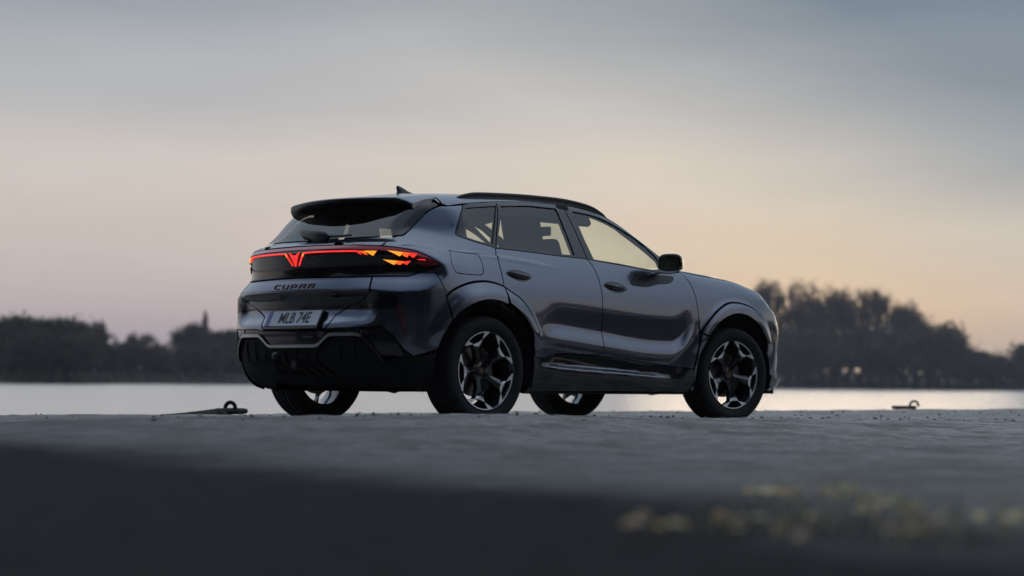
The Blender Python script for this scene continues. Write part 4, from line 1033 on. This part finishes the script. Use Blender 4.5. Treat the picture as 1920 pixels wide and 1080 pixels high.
# lower tailgate skin and the bumper
tg_half = [(0, .605), (.30, .608), (.335, .64), (.355, .70), (.44, .745), (.56, .79), (.642, .843), (.622, .939), (.48, .937), (0, .943)]
panel('tailgate_lower', sym(tg_half), M_PAINT, both=False, inset=.0035, step=.0125)
panel('tailgate_recess_shade', sym([(0, .745), (.35, .742), (.44, .752), (.56, .792), (.64, .838), (.56, .846), (0, .852)]), M_GLOSSB, both=False, inset=0, off=.002, depth=.004, step=.014)  # dark reflection below the lip, put in as a black overlay
panel('bumper_recess_shade', [(.46, .752), (.58, .792), (.655, .838), (.72, .836), (.80, .820), (.84, .78), (.80, .735), (.70, .735), (.58, .742)], M_GLOSSB, inset=0, off=.002, depth=.004, step=.014)  # the dark reflection carried on over the bumper as black colour
gl_top = [(0, .608), (.30, .608), (.345, .62), (.365, .632), (.62, .634), (.72, .66), (.80, .60), (.86, .50)]
rb = [(.305, .604), (.34, .638), (.36, .70), (.445, .742), (.565, .787), (.648, .842), (.628, .939), (.87, .942), (1.0, .981), (1.056, 1.003)]+bcut[::-1][1:]+[p for p in arch_c(0, 137, 200, r=ARC+.004, n=24)]
rb_low = [(1.0, .215), (.86, .25), (.86, .46), (.80, .56), (.72, .625), (.62, .618), (.40, .616)]
rlist = rb+[(UX(-.47), .24)]+rb_low
ac_ = [p for p in arch_c(0, 137, 200, r=ARC+.004, n=24)]
rlist = rb[:len(rb)-len(ac_)]+[p for p in ac_ if p[1] > .47]+[(.92, .44), (.86, .48), (.80, .56), (.72, .625), (.62, .618), (.40, .616)]
panel('rear_bumper', rlist, M_PAINT, inset=.003, step=.0135)
panel('bumper_side_lower', [p for p in ac_ if p[1] <= .472]+[(UX(-.47), .24), (1.0, .215), (.86, .25), (.86, .476), (.92, .436)], M_PLAST, inset=.002, step=.02)  # lower part of the bumper side, in black
# gloss black band, bright trim line, diffuser
band_t = [(0, .601), (.30, .601), (.40, .612), (.62, .614), (.72, .620), (.795, .556), (.852, .46)]
trim_t = [(0, .512), (.225, .512), (.255, .520), (.335, .575), (.365, .585), (.555, .585), (.600, .572), (.66, .512), (.715, .445), (.735, .40)]
panel('bumper_gloss_band', sym(trim_t[:1]+trim_t[1:-1]+[(.852, .44)]+band_t[::-1]), M_GLOSSB, both=False, inset=.0, step=.016, off=-.004)
trim_b = [(a, b-.020) if a < .56 else (a-.013, b-.014) for a, b in trim_t]
tr1 = [p for p in trim_t if p[0] <= .62]; tr1b = [p for p in trim_b if p[0] <= .60]
panel('bumper_trim', [(-a, b) for a, b in tr1[::-1]][:-1]+tr1+tr1b[::-1]+[(-a, b) for a, b in tr1b[1:]], M_TRIM, both=False, inset=0, off=.010, depth=.018, step=.010)
panel('bumper_trim_end', [(.600, .571), (.66, .512), (.715, .445), (.735, .40), (.718, .40), (.70, .44), (.648, .50), (.587, .558)], M_PIANO, inset=0, off=.010, depth=.018, step=.012)
dif = sym([(0, .235), (.5, .235), (.86, .25), (.86, .455), (.72, .39), (.70, .44), (.648, .50), (.59, .556), (.55, .566), (.37, .566), (.26, .50), (.225, .492), (0, .492)])
panel('diffuser', dif, M_PLAST, both=False, inset=0, off=-.022, depth=.02, step=.02)
pod = [(.33, .545), (.56, .55), (.64, .50), (.69, .43), (.66, .39), (.36, .385), (.315, .42), (.315, .50)]
panel('diffuser_pod', pod, M_PLAST, inset=0, off=-.016, depth=.02, step=.02)
for a in (.42, .53):
    panel('diffuser_fin', [(a, .535), (a+.006, .535), (a+.006, .40), (a, .40)], M_PLAST, inset=0, off=-.008, depth=.02, step=.03)
for a in (0, .10, .20):
    panel('diffuser_fin', [(a, .47), (a+.006, .47), (a+.008, .30), (a, .30)], M_PLAST, both=a > 0, inset=0, off=-.012, depth=.03, step=.03)
panel('parking_sensor', [(.565+.012*math.cos(k*PI/6), .605+.012*math.sin(k*PI/6)) for k in range(12)], M_PAINT, inset=0, off=.002, depth=.006, step=.02)
panel('corner_reflector', T['reflector'], M_REFL, inset=0, off=.003, depth=.008, step=.02)
panel('wing_marker', T['fmarker'], M_TRIM, inset=0, off=.002, depth=.004, step=.02) if False else None

# number plate
pl = empty('number_plate', (-.857, 0, .672), (0, R(27), 0), CAR)
pl.location = (-.868, .004, .672)
rbox('plate_frame', (0, 0, 0), (.014, .540, .136), M_PIANO, pl, bev=.004)
rbox('plate_blank', (-.009, 0, .008), (.004, .52, .111), M_PLATE, pl, bev=.001, seg=1)
rbox('country_strip', (-.0115, .240, .008), (.002, .040, .109), M_PBLUE, pl, bev=0)
def text_mesh(name, s, size, m, parent, loc, rot, sx=1.0, ext=.001):
    c = bpy.data.curves.new(name, 'FONT'); c.body = s; c.size = size; c.align_x = 'CENTER'; c.align_y = 'CENTER'; c.extrude = ext; c.offset = .0008
    o = bpy.data.objects.new(name, c); COL.objects.link(o); bpy.context.view_layer.update()
    me = bpy.data.meshes.new_from_object(o.evaluated_get(bpy.context.evaluated_depsgraph_get())); bpy.data.objects.remove(o)
    me.transform(Matrix.Diagonal((sx, 1, 1, 1))); me.materials.clear()
    q = link(name, me, m, parent); q.location = loc; q.rotation_euler = rot; return q
text_mesh('plate_lettering', 'MLB 74E', .112, M_PINK2, pl, (-.0125, -.018, .006), (R(90), 0, R(-90)), .78)

# raised lettering on the tailgate
def letters():
    L = {'C': [[(1, 1), (.18, 1), (0, .82), (0, .18), (.18, 0), (1, 0)]], 'U': [[(0, 1), (0, .18), (.18, 0), (.82, 0), (1, .18), (1, 1)]],
         'P': [[(0, 0), (0, 1), (.82, 1), (1, .8), (1, .55), (.82, .38), (.2, .38)]], 'R': [[(0, 0), (0, .72), (.25, 1), (1, 1), (1, .42), (.25, .42)], [(.62, .42), (1, 0)]], 'A': [[(0, 0), (0, .72), (.28, 1), (1, 1), (1, 0)], [(.2, .36), (1, .36)]]}
    grp = empty('badge_lettering', (0, 0, 0), parent=CAR); wdt, hgt, sw = .048, .024, .0048
    for i, ch in enumerate('CUPRA'):
        cy = .165-i*.0845; V, Fs = [], []
        for poly in L[ch]:
            for (a, b), (c, d) in zip(poly[:-1], poly[1:]):
                p, q = np.array([a*wdt, b*hgt]), np.array([c*wdt, d*hgt]); e = (q-p)/np.linalg.norm(q-p); n_ = np.array([-e[1], e[0]])*sw/2; p, q = p-e*sw*.4, q+e*sw*.4
                q4 = [p-n_, q-n_, q+n_, p+n_]; b0 = len(V)
                for off in (.0005, .006):
                    for s in q4:
                        V.append((-(cy+.025-s[0]-(s[1]-.012)*.30), .876+s[1], off))
                Fs += [(b0+4, b0+5, b0+6, b0+7)]+[(b0+k, b0+(k+1) % 4, b0+4+(k+1) % 4, b0+4+k) for k in range(4)]
        A_ = np.array(V); P0 = sring(A_[:, 0], A_[:, 1]); V = P0+grad(P0)*A_[:, 2:]
        o = mesh('letter', V, Fs, M_BROWN, grp, smooth=False); fixn(o.data)
letters()

# roof spoiler: hollow wing overhanging the rear glass
def spoiler():
    ys_ = np.linspace(-.60, .60, 41); rings = []
    TA, TB, TC_ = [top(np.full(41, q), ys_)[:, 2] for q in (-.185, -.30, -.365)]
    for iy, y in enumerate(ys_):
        a = abs(y)/.60; e = -.595+.16*a**2+.04*max(0, a-.9)/.1    # trailing edge
        zt = 1.482-.012*a**2-.035*max(0, (a-.85)/.15)**2; drop = .018+.012*a**4
        xf = -.185; pf = float(TA[iy]); x1 = -.30; p1 = float(TB[iy])
        m1 = max(p1+.004, (pf+zt)/2+.006)
        xg = -.365; under = min(zt-drop-.02, float(TC_[iy])-.004)
        rings.append([(xf, y, pf+.003), (x1, y, m1), (e+.03, y, zt+.004), (e+.006, y, zt), (e, y, zt-.006), (e+.002, y, zt-drop), (e+.012, y, zt-drop-.004), (e+.05, y, zt-drop-.006), (xg, y, under), (xf, y, pf-.03)])
    return loft('roof_spoiler', rings, M_PAINT, CAR, sharp=R(28))
SPO = spoiler()
# dark underside of the spoiler with the high brake light
def spoiler_under():
    ys_ = np.linspace(-.585, .585, 31); V, Fs = [], []
    for y in ys_:
        a = abs(y)/.60; e = -.595+.16*a**2+.04*max(0, a-.9)/.1; zt = 1.482-.012*a**2-.035*max(0, (a-.85)/.15)**2; drop = .018+.012*a**4
        V += [(e-.0015, y, zt-.007), (e, y, zt-drop-.003), (e+.05, y, zt-drop-.010), (-.395-.005*a, y, zt-drop-.030-.02*a)]
    for i in range(len(ys_)-1):
        for j in range(3): Fs.append((i*4+j, (i+1)*4+j, (i+1)*4+j+1, i*4+j+1))
    o = mesh('spoiler_underside', V, Fs, M_PIANO, SPO); fixn(o.data); return o
spoiler_under()

# rear wiper, parked: broad pivot cover and a short arm
wr = [(-.672, .16, 1.262), (-.70, .09, 1.240), (-.725, -.05, 1.222), (-.735, -.17, 1.212), (-.735, -.20, 1.210)]
rings = []
for (x, y, z), w, h in zip(wr, (.012, .030, .034, .030, .012), (.010, .022, .026, .024, .010)):
    rings.append([(x-.02+math.cos(a)*h*.7-math.sin(a)*w*.45, y, z+math.sin(a)*w+math.cos(a)*h*.5) for a in np.linspace(0, 2*PI, 12, endpoint=False)])
wip = loft('rear_wiper', rings, M_PIANO, CAR)
tube('wiper_arm', [(-.745, -.18, 1.214), (-.745, -.30, 1.212), (-.735, -.40, 1.214)], [.011, .009, .006], M_PIANO, wip, n=8)

# roof rails
for s in (-1, 1):
    rings = []
    for k in range(33):
        f = k/32; x = .0+1.52*f; y = .612-.02*math.sin(PI*f); zr = float(top(np.array([x]), np.array([y]))[0, 2])
        q = min(1, min(f, 1-f)/.10)**.6; h = .004+.028*q; w_ = .004+.014*q
        rings.append([(x, s*(y+dy_*w_), zr-.008+(h+.008)*v) for dy_, v in ((1, 0), (1.0, .35), (.55, .42), (.55, .52), (1.05, .62), (.95, .90), (.5, 1), (-.5, 1), (-.95, .9), (-1, 0))])
    loft('roof_rail', rings, M_PIANO, CAR, sharp=R(50))
# shark-fin aerial
rings = []
for x, w, h in ((.02, .030, .012), (.035, .032, .028), (.045, .03, .066), (.06, .028, .066), (.09, .028, .048), (.13, .026, .028), (.19, .014, .012), (.21, .004, .004)):
    z = float(top(np.array([x]), np.array([0.]))[0, 2])-.004
    rings.append([(x-(.018 if (h > .06 and q > .6) else 0), w*math.cos(a)*(1-.80*q), z+h*q) for a, q in [(0, 0), (0, .25), (0, .55), (0, .85), (PI/2, 1), (PI, .85), (PI, .55), (PI, .25), (PI, 0)]])
loft('roof_aerial', rings, M_PIANO, CAR)

# door handles
for key in ('handle_r', 'handle_f'):
    hp = smooth_closed(T[key], 3); c = np.mean(np.array(hp), 0)
    o1, o2 = panel('door_handle', hp, M_GLOSSB, inset=0, off=.0015, depth=.008, step=.008)
    for s, par in ((1, o1), (-1, o2)):
        rings = []
        for k in range(13):
            f = k/12; u_ = c[0]-.112+.222*f; z_ = c[1]+.010-.020*f; hh = .019*math.sin(PI*min(max(f, .02), .98))**.5+.002; dd = .004+.026*math.sin(PI*f)**.6
            p = sring(np.array([u_]), np.array([z_]))[0]
            rings.append([(p[0], (p[1]-dd*.5-math.cos(a)*dd*.5)*s, p[2]+math.sin(a)*hh) for a in np.linspace(0, 2*PI, 10, endpoint=False)])
        loft('handle_bar', rings, M_GLOSSB, par)
# door mirrors
for s in (1, -1):
    base, = [panel_mesh('mirror_foot', smooth_closed(T['mirror_base'], 2), flip=(s < 0), inset=0, off=.004, depth=.01, step=.014)]
    mo = link('door_mirror', base, M_PIANO, CAR)
    def MT(x, y, z):
        a = R(24); X, Y = x*math.cos(a)-y*math.sin(a), x*math.sin(a)+y*math.cos(a); return (1.790+X, (-.995+Y)*s, 1.148+z)
    rings = []
    for x, w, h, zc in ((-.055, .078, .058, 0), (-.05, .084, .064, 0), (-.02, .086, .066, .0), (.03, .080, .058, -.006), (.08, .064, .044, -.014), (.115, .045, .030, -.022), (.130, .016, .010, -.026)):
        rings.append([MT(x+(.012 if False else 0), math.copysign(abs(math.cos(a))**.62, math.cos(a))*w, zc+math.copysign(abs(math.sin(a))**.62, math.sin(a))*h*(1.0 if math.sin(a) > 0 else .92)) for a in np.linspace(0, 2*PI, 28, endpoint=False)])
    loft('mirror_housing', rings, M_GLOSSB, mo, sharp=R(50))
    g = []
    for a in np.linspace(0, 2*PI, 24, endpoint=False): g.append(MT(-.0575, math.copysign(abs(math.cos(a))**.62, math.cos(a))*.070, math.copysign(abs(math.sin(a))**.62, math.sin(a))*.050))
    gm = mesh('mirror_glass', g, [tuple(range(24))], M_MIRR, mo, smooth=False)
    if s > 0: pass
    fixn(gm.data)
    loft('mirror_stalk', [[MT(x+.01+dx, .07+k*.065+dy, z) for dx, dy in ((-.045, -.01), (.05, -.01), (.05, .02), (-.045, .02))] for k, (x, z) in enumerate(((0, -.066), (-.01, -.080), (-.02, -.092), (-.03, -.10)))], M_GLOSSB, mo)

# tow ball and its socket
tb = empty('tow_bar', (0, 0, 0), parent=CAR)
tube('ball_neck', [(-.80, 0.01, .335), (-.90, 0.01, .33), (-.985, .01, .345), (-1.005, .01, .385), (-1.005, .01, .42)], [.02, .02, .019, .016, .014], M_PLAST, tb, n=12)
bm = bmesh.new(); bmesh.ops.create_uvsphere(bm, u_segments=20, v_segments=12, radius=.026)
for f in bm.faces: f.smooth = True
bm.transform(Matrix.Translation((-1.005, .01, .437))); me = bpy.data.meshes.new('tow_ball'); bm.to_mesh(me); bm.free(); link('tow_ball', me, M_PIANO, tb)
tube('electric_socket', [(-.84, -.07, .385), (-.925, -.07, .382)], [.03, .028], M_PIANO, tb, n=14)

# ------------------------------------------------------------------ dark inner shell, floor, wheel wells, cabin
def shell():
    poly = [(0.0, .25), (1.0, .22)]+[(UX(-.47), .24)]+[p for p in arch_c(0, 200, -20, r=ARC+.022, n=30)]+[(UX(.5), .21), (UX(2.18), .21)]+[p for p in arch_c(WBASE, 200, -20, r=ARC+.022, n=30)]+[(4.85, .25), (U5, .25), (U5, .85), (5.0, .84), (4.7, .93), (UX(2.6), 1.05), (UX(2.1), 1.09), (3.449, 1.07), (2.644, 1.133), (1.76, 1.155), (1.59, 1.186), (1.452, 1.22), (1.2, 1.20), (.75, 1.17), (0, 1.16)]
    panel('inner_shell', poly, M_DARK, off=-.026, inset=0, depth=0, step=.05)
shell()
def slab(name, z, xs_, m):
    V = []; Fs = []
    for x in xs_:
        w = float(W(np.array([x]), np.array([.30]))[()] if False else W(np.array([x]), np.array([.30]))[0])-.06
        if x < .5 or abs(x-WBASE) < .5: w = .50
        V += [(x, -w, z), (x, w, z), (x, -w, z+.12), (x, w, z+.12)]
    for i in range(len(xs_)-1):
        a, b = i*4, i*4+4; Fs += [(a, b, b+1, a+1), (a+2, a+3, b+3, b+2), (a, a+2, b+2, b), (a+1, b+1, b+3, a+3)]
    o = mesh(name, V, Fs, m, CAR, smooth=False); fixn(o.data)
slab('underbody', .215, [-.60, -.501, -.499, .499, .501, 2.17, 2.18, 3.19, 3.20, 3.45], M_DARK)
rbox('silencer', (-.42, 0, .30), (.26, .9, .15), M_DARK, CAR, bev=.04)
rbox('rear_axle_beam', (0, 0, .33), (.10, 1.2, .08), M_DARK, CAR, bev=.02)
for cx in (0, WBASE):
    for s in (-1, 1):
        V, Fs = [], []; n = 30
        for k in range(n+1):
            a = R(-14+208*k/n)
            for y in (.90, .80, .52): V.append((cx+.448*math.cos(a), s*y, WZC+.448*math.sin(a)))
        for k in range(n):
            for j in range(2): Fs.append((k*3+j, (k+1)*3+j, (k+1)*3+j+1, k*3+j+1))
        c = len(V); V += [(cx+.448*math.cos(R(-14+208*k/n)), s*.52, WZC+.448*math.sin(R(-14+208*k/n))) for k in range(n+1)]
        mesh('wheel_arch_liner', V, Fs, M_PLAST, CAR)
# cabin: floor, dash, seats
rbox('cabin_floor', (1.0, 0, .45), (2.9, 1.45, .12), M_SEAT, CAR, bev=.03)
rbox('load_floor', (-.40, 0, .86), (.70, 1.15, .08), M_SEAT, CAR, bev=.02)
rbox('dashboard', (1.86, 0, .96), (.44, 1.40, .20), M_SEAT, CAR, bev=.05)
def seat(x, y, w, back, tilt, hz):
    o = rbox('seat', (x, y, .62), (.52, w, .18), M_SEAT, CAR, bev=.05)
    rt = Matrix.Rotation(R(tilt), 3, 'Y')
    rbox('backrest', (x-.30, y, .68+back/2), (.15, w*.96, back), M_SEAT, o, bev=.06, rot=rt)
    return o
for y in (-.37, .37):
    o = seat(1.36, y, .52, .62, -20, 0); rbox('headrest', (.895, y, 1.315), (.13, .30, .30), M_SEAT, o, bev=.045, rot=Matrix.Rotation(R(-14), 3, 'Y'))
    for q in (-.06, .06): tube('headrest_post', [(.94, y+q, 1.22), (.91, y+q, 1.30)], .007, M_SEAT, o, n=6)
o = seat(.16, 0, 1.28, .56, -22, 0)
for y in (-.42, 0, .42): rbox('headrest', (-.27, y, 1.275), (.09, .25, .13), M_SEAT, o, bev=.04, rot=Matrix.Rotation(R(-14), 3, 'Y'))
st = empty('steering_wheel', (1.66, .37, .98), (0, R(-66), 0), CAR)
tube('steering_rim', [(.18*math.cos(k*PI/12), .18*math.sin(k*PI/12), 0) for k in range(25)], .014, M_SEAT, st, n=8)
rbox('steering_boss', (0, 0, -.02), (.30, .10, .05), M_SEAT, st, bev=.02)
rbox('interior_mirror', (1.46, 0, 1.40), (.03, .24, .07), M_SEAT, CAR, bev=.015)
for s in (-1, 1): rbox('roof_edge_trim', (.72, s*.625, 1.450), (1.15, .05, .12), M_SEAT, CAR, bev=.02, rot=Matrix.Rotation(R(s*28), 3, 'X'))
for s in (-1, 1): rbox('belt_pillar_trim', (1.02, s*.705, 1.33), (.13, .05, .42), M_SEAT, CAR, bev=.02, rot=Matrix.Rotation(R(s*22), 3, 'X') @ Matrix.Rotation(R(-8), 3, 'Y'))
for s in (-1, 1): rbox('rear_pillar_trim', (-.08, s*.585, 1.37), (.30, .03, .13), M_SEAT, CAR, bev=.02, rot=Matrix.Rotation(R(s*22), 3, 'X'))

# ------------------------------------------------------------------ wheels
RR_ = .262                                          # lip radius of the rim
def wheel_meshes():
    tyre_p = [(.262, .105), (.275, .118), (.300, .127), (.325, .1265), (.342, .118), (.352, .103)]
    tr = []
    for y in (.085, .078, .040, .033, .004, -.004, -.033, -.040, -.078, -.085):
        pass
    g = [(.3555, .088), (.357, .075), (.348, .073), (.348, .063), (.357, .061), (.357, .028), (.348, .026), (.348, .016), (.357, .014), (.357, -.014), (.348, -.016), (.348, -.026), (.357, -.028), (.357, -.061), (.348, -.063), (.348, -.073), (.357, -.075), (.3555, -.088)]
    prof = tyre_p+g+[(r, -y) for r, y in tyre_p[::-1]]
    out = {}
    o = spin('tyre', prof, M_RUB, None, n=110, sharp=R(32)); out['tyre'] = o.data; bpy.data.objects.remove(o)
    # rim barrel: y here is outboard positive
    barrel = [(.256, .112), (.262, .112), (.263, .104), (.252, .098), (.243, .06), (.232, .02), (.234, -.06), (.245, -.10), (.262, -.108), (.256, -.110), (.238, -.098), (.226, -.05), (.226, .02), (.236, .07), (.248, .104)]
    o = spin('wheel', barrel, M_WBLK, None, n=110, close=True); out['wheel'] = o.data; bpy.data.objects.remove(o)
    # spoke: flared Y with machined faces
    def pol(r, a): return (r*RR_*math.cos(R(a)), r*RR_*math.sin(R(a)))
    outline = [pol(.985, -29+58*k/14) for k in range(15)]+[pol(.80, 15.5), pol(.775, 14.0), pol(.62, 11), pol(.42, 11.5), pol(.20, 24)]+[pol(.20, -24), pol(.42, -11.5), pol(.62, -11), pol(.775, -14), pol(.80, -15.5)]
    hole = [pol(.945, -18.5+37*k/8) for k in range(9)]+[pol(.785, 12.0), pol(.745, 0), pol(.785, -12.0)]
    def dy(x, y):
        r = math.hypot(x, y)/RR_; a = math.degrees(math.atan2(y, x)); base = .108-.004*max(0, (.98-r)/.2) if r > .78 else .104-.062*((.78-r)/.64)**1.15
        rid = max(0, 1-abs(y)/(.020+.018*r)); return base+(.018*rid*min(1, (.72-r)/.15) if r < .72 else 0)
    B = dens(outline, .012); H = dens(hole, .012)
    if area2(B) < 0: B = B[::-1]
    extra = [(r*RR_, 0.) for r in (.22, .30, .38, .46, .54, .62, .68)]+[pol(r, s*a) for r in (.3, .4, .5, .6, .68) for a in (7,) for s in (-1, 1)]
    pts = [tuple(p) for p in B]+[tuple(p) for p in H]+extra; e = [(i, (i+1) % len(B)) for i in range(len(B))]+[(len(B)+i, len(B)+(i+1) % len(H)) for i in range(len(H))]
    vs, es, fs, _, _, _ = delaunay_2d_cdt([Vector(p) for p in pts], e, [], 0, 1e-7); vs = np.array([tuple(v) for v in vs]); fs = np.array([tuple(t) for t in fs])
    c = vs[fs].mean(1); k = inside(c, B) & ~inside(c, H); fs = fs[k]
    V = [(x, dy(x, y), y) for x, y in vs]; nV = len(V); V += [(x, dy(x, y)-.036, y) for x, y in vs]
    Fs = [tuple(t) for t in fs]; ed = set((t[i], t[(i+1) % 3]) for t in Fs for i in range(3)); mi = [0]*len(Fs)
    for a, b in ed:
        if (b, a) not in ed: Fs.append((a, b, b+nV, a+nV)); mi.append(0)
    # machined faces, 1.2 mm proud
    def face(poly):
        b0 = len(V)
        for x, y in poly: V.append((x, dy(x, y)+.0018, y))
        for x, y in poly: V.append((x, dy(x, y)-.004, y))
        n_ = len(poly); Fs.append(tuple(b0+i for i in range(n_))); mi.append(1)
        for i in range(n_): Fs.append((b0+i, b0+(i+1) % n_, b0+n_+(i+1) % n_, b0+n_+i)); mi.append(1)
    for k_ in range(10):
        a0, a1 = -28.5+57*k_/10, -28.5+57*(k_+1)/10
        face([pol(.945+.0 if abs(a0) < 18.5 else .945, a0), pol(.985, a0), pol(.985, a1), pol(.945, a1)])
    for s in (-1, 1):
        face([pol(.943, s*28.3), pol(.943, s*19), pol(.800, s*13.0), pol(.800, s*15.2)])
        face([pol(.782, s*13.4), pol(.742, s*.4), pol(.645, s*.4), pol(.70, s*10)])
    me = bpy.data.meshes.new('spoke'); me.from_pydata(V, [], Fs); me.polygons.foreach_set('material_index', mi); me.update(); me.materials.append(M_WBLK); me.materials.append(M_SILV); fixn(me, R(25)); out['spoke'] = me
    hub = [(.0, .062), (.030, .062), (.034, .058), (.034, .048), (.060, .046), (.066, .036), (.066, -.02), (0, -.02)]
    o = spin('hub', hub, M_WBLK, None, n=36); out['hub'] = o.data; bpy.data.objects.remove(o)
    cap = [(0, .066), (.014, .066), (.016, .062)]
    o = spin('hub_cap', cap, M_COPPER, None, n=24); out['hub_cap'] = o.data; bpy.data.objects.remove(o)
    dsc = [(.07, .012), (.165, .012), (.167, .010), (.167, -.010), (.165, -.012), (.07, -.012), (.07, .02)]
    o = spin('brake_disc', dsc, M_DISC, None, n=64); out['brake_disc'] = o.data; bpy.data.objects.remove(o)
    rings = []
    for a in np.linspace(R(-34), R(34), 9):
        rings.append([(r*math.cos(a), y, r*math.sin(a)) for r, y in ((.105, .034), (.176, .034), (.184, .024), (.184, -.03), (.176, -.038), (.105, -.038))])
    o = loft('brake_caliper', rings, M_PIANO, None); out['brake_caliper'] = o.data; bpy.data.objects.remove(o)
    return out
WM = wheel_meshes()
for cx, side_, phase, steer, cal in ((0, -1, 40, 0, 165), (WBASE, -1, 58, -8.2, 165), (0, 1, 20, 0, 15), (WBASE, 1, 5, -8.2, 15)):
    w = link('wheel', WM['wheel'], None, CAR); w.location = (cx, side_*.788, WZC-.001)
    # outboard is local +y; turn it to the car's outside
    w.rotation_euler = (0, 0, R(steer)+(PI if side_ < 0 else 0))
    link('tyre', WM['tyre'], None, w); link('hub', WM['hub'], None, w); link('hub_cap', WM['hub_cap'], None, w)
    d = link('brake_disc', WM['brake_disc'], None, w); d.location = (0, -.005, 0)
    c = link('brake_caliper', WM['brake_caliper'], None, w); c.location = (0, -.005, 0); c.rotation_euler = (0, -R(180-cal if side_ < 0 else cal), 0)
    for k in range(5):
        s = link('spoke', WM['spoke'], None, w); a = phase+72*k
        s.rotation_euler = (0, -R(180-a if side_ < 0 else a), 0)
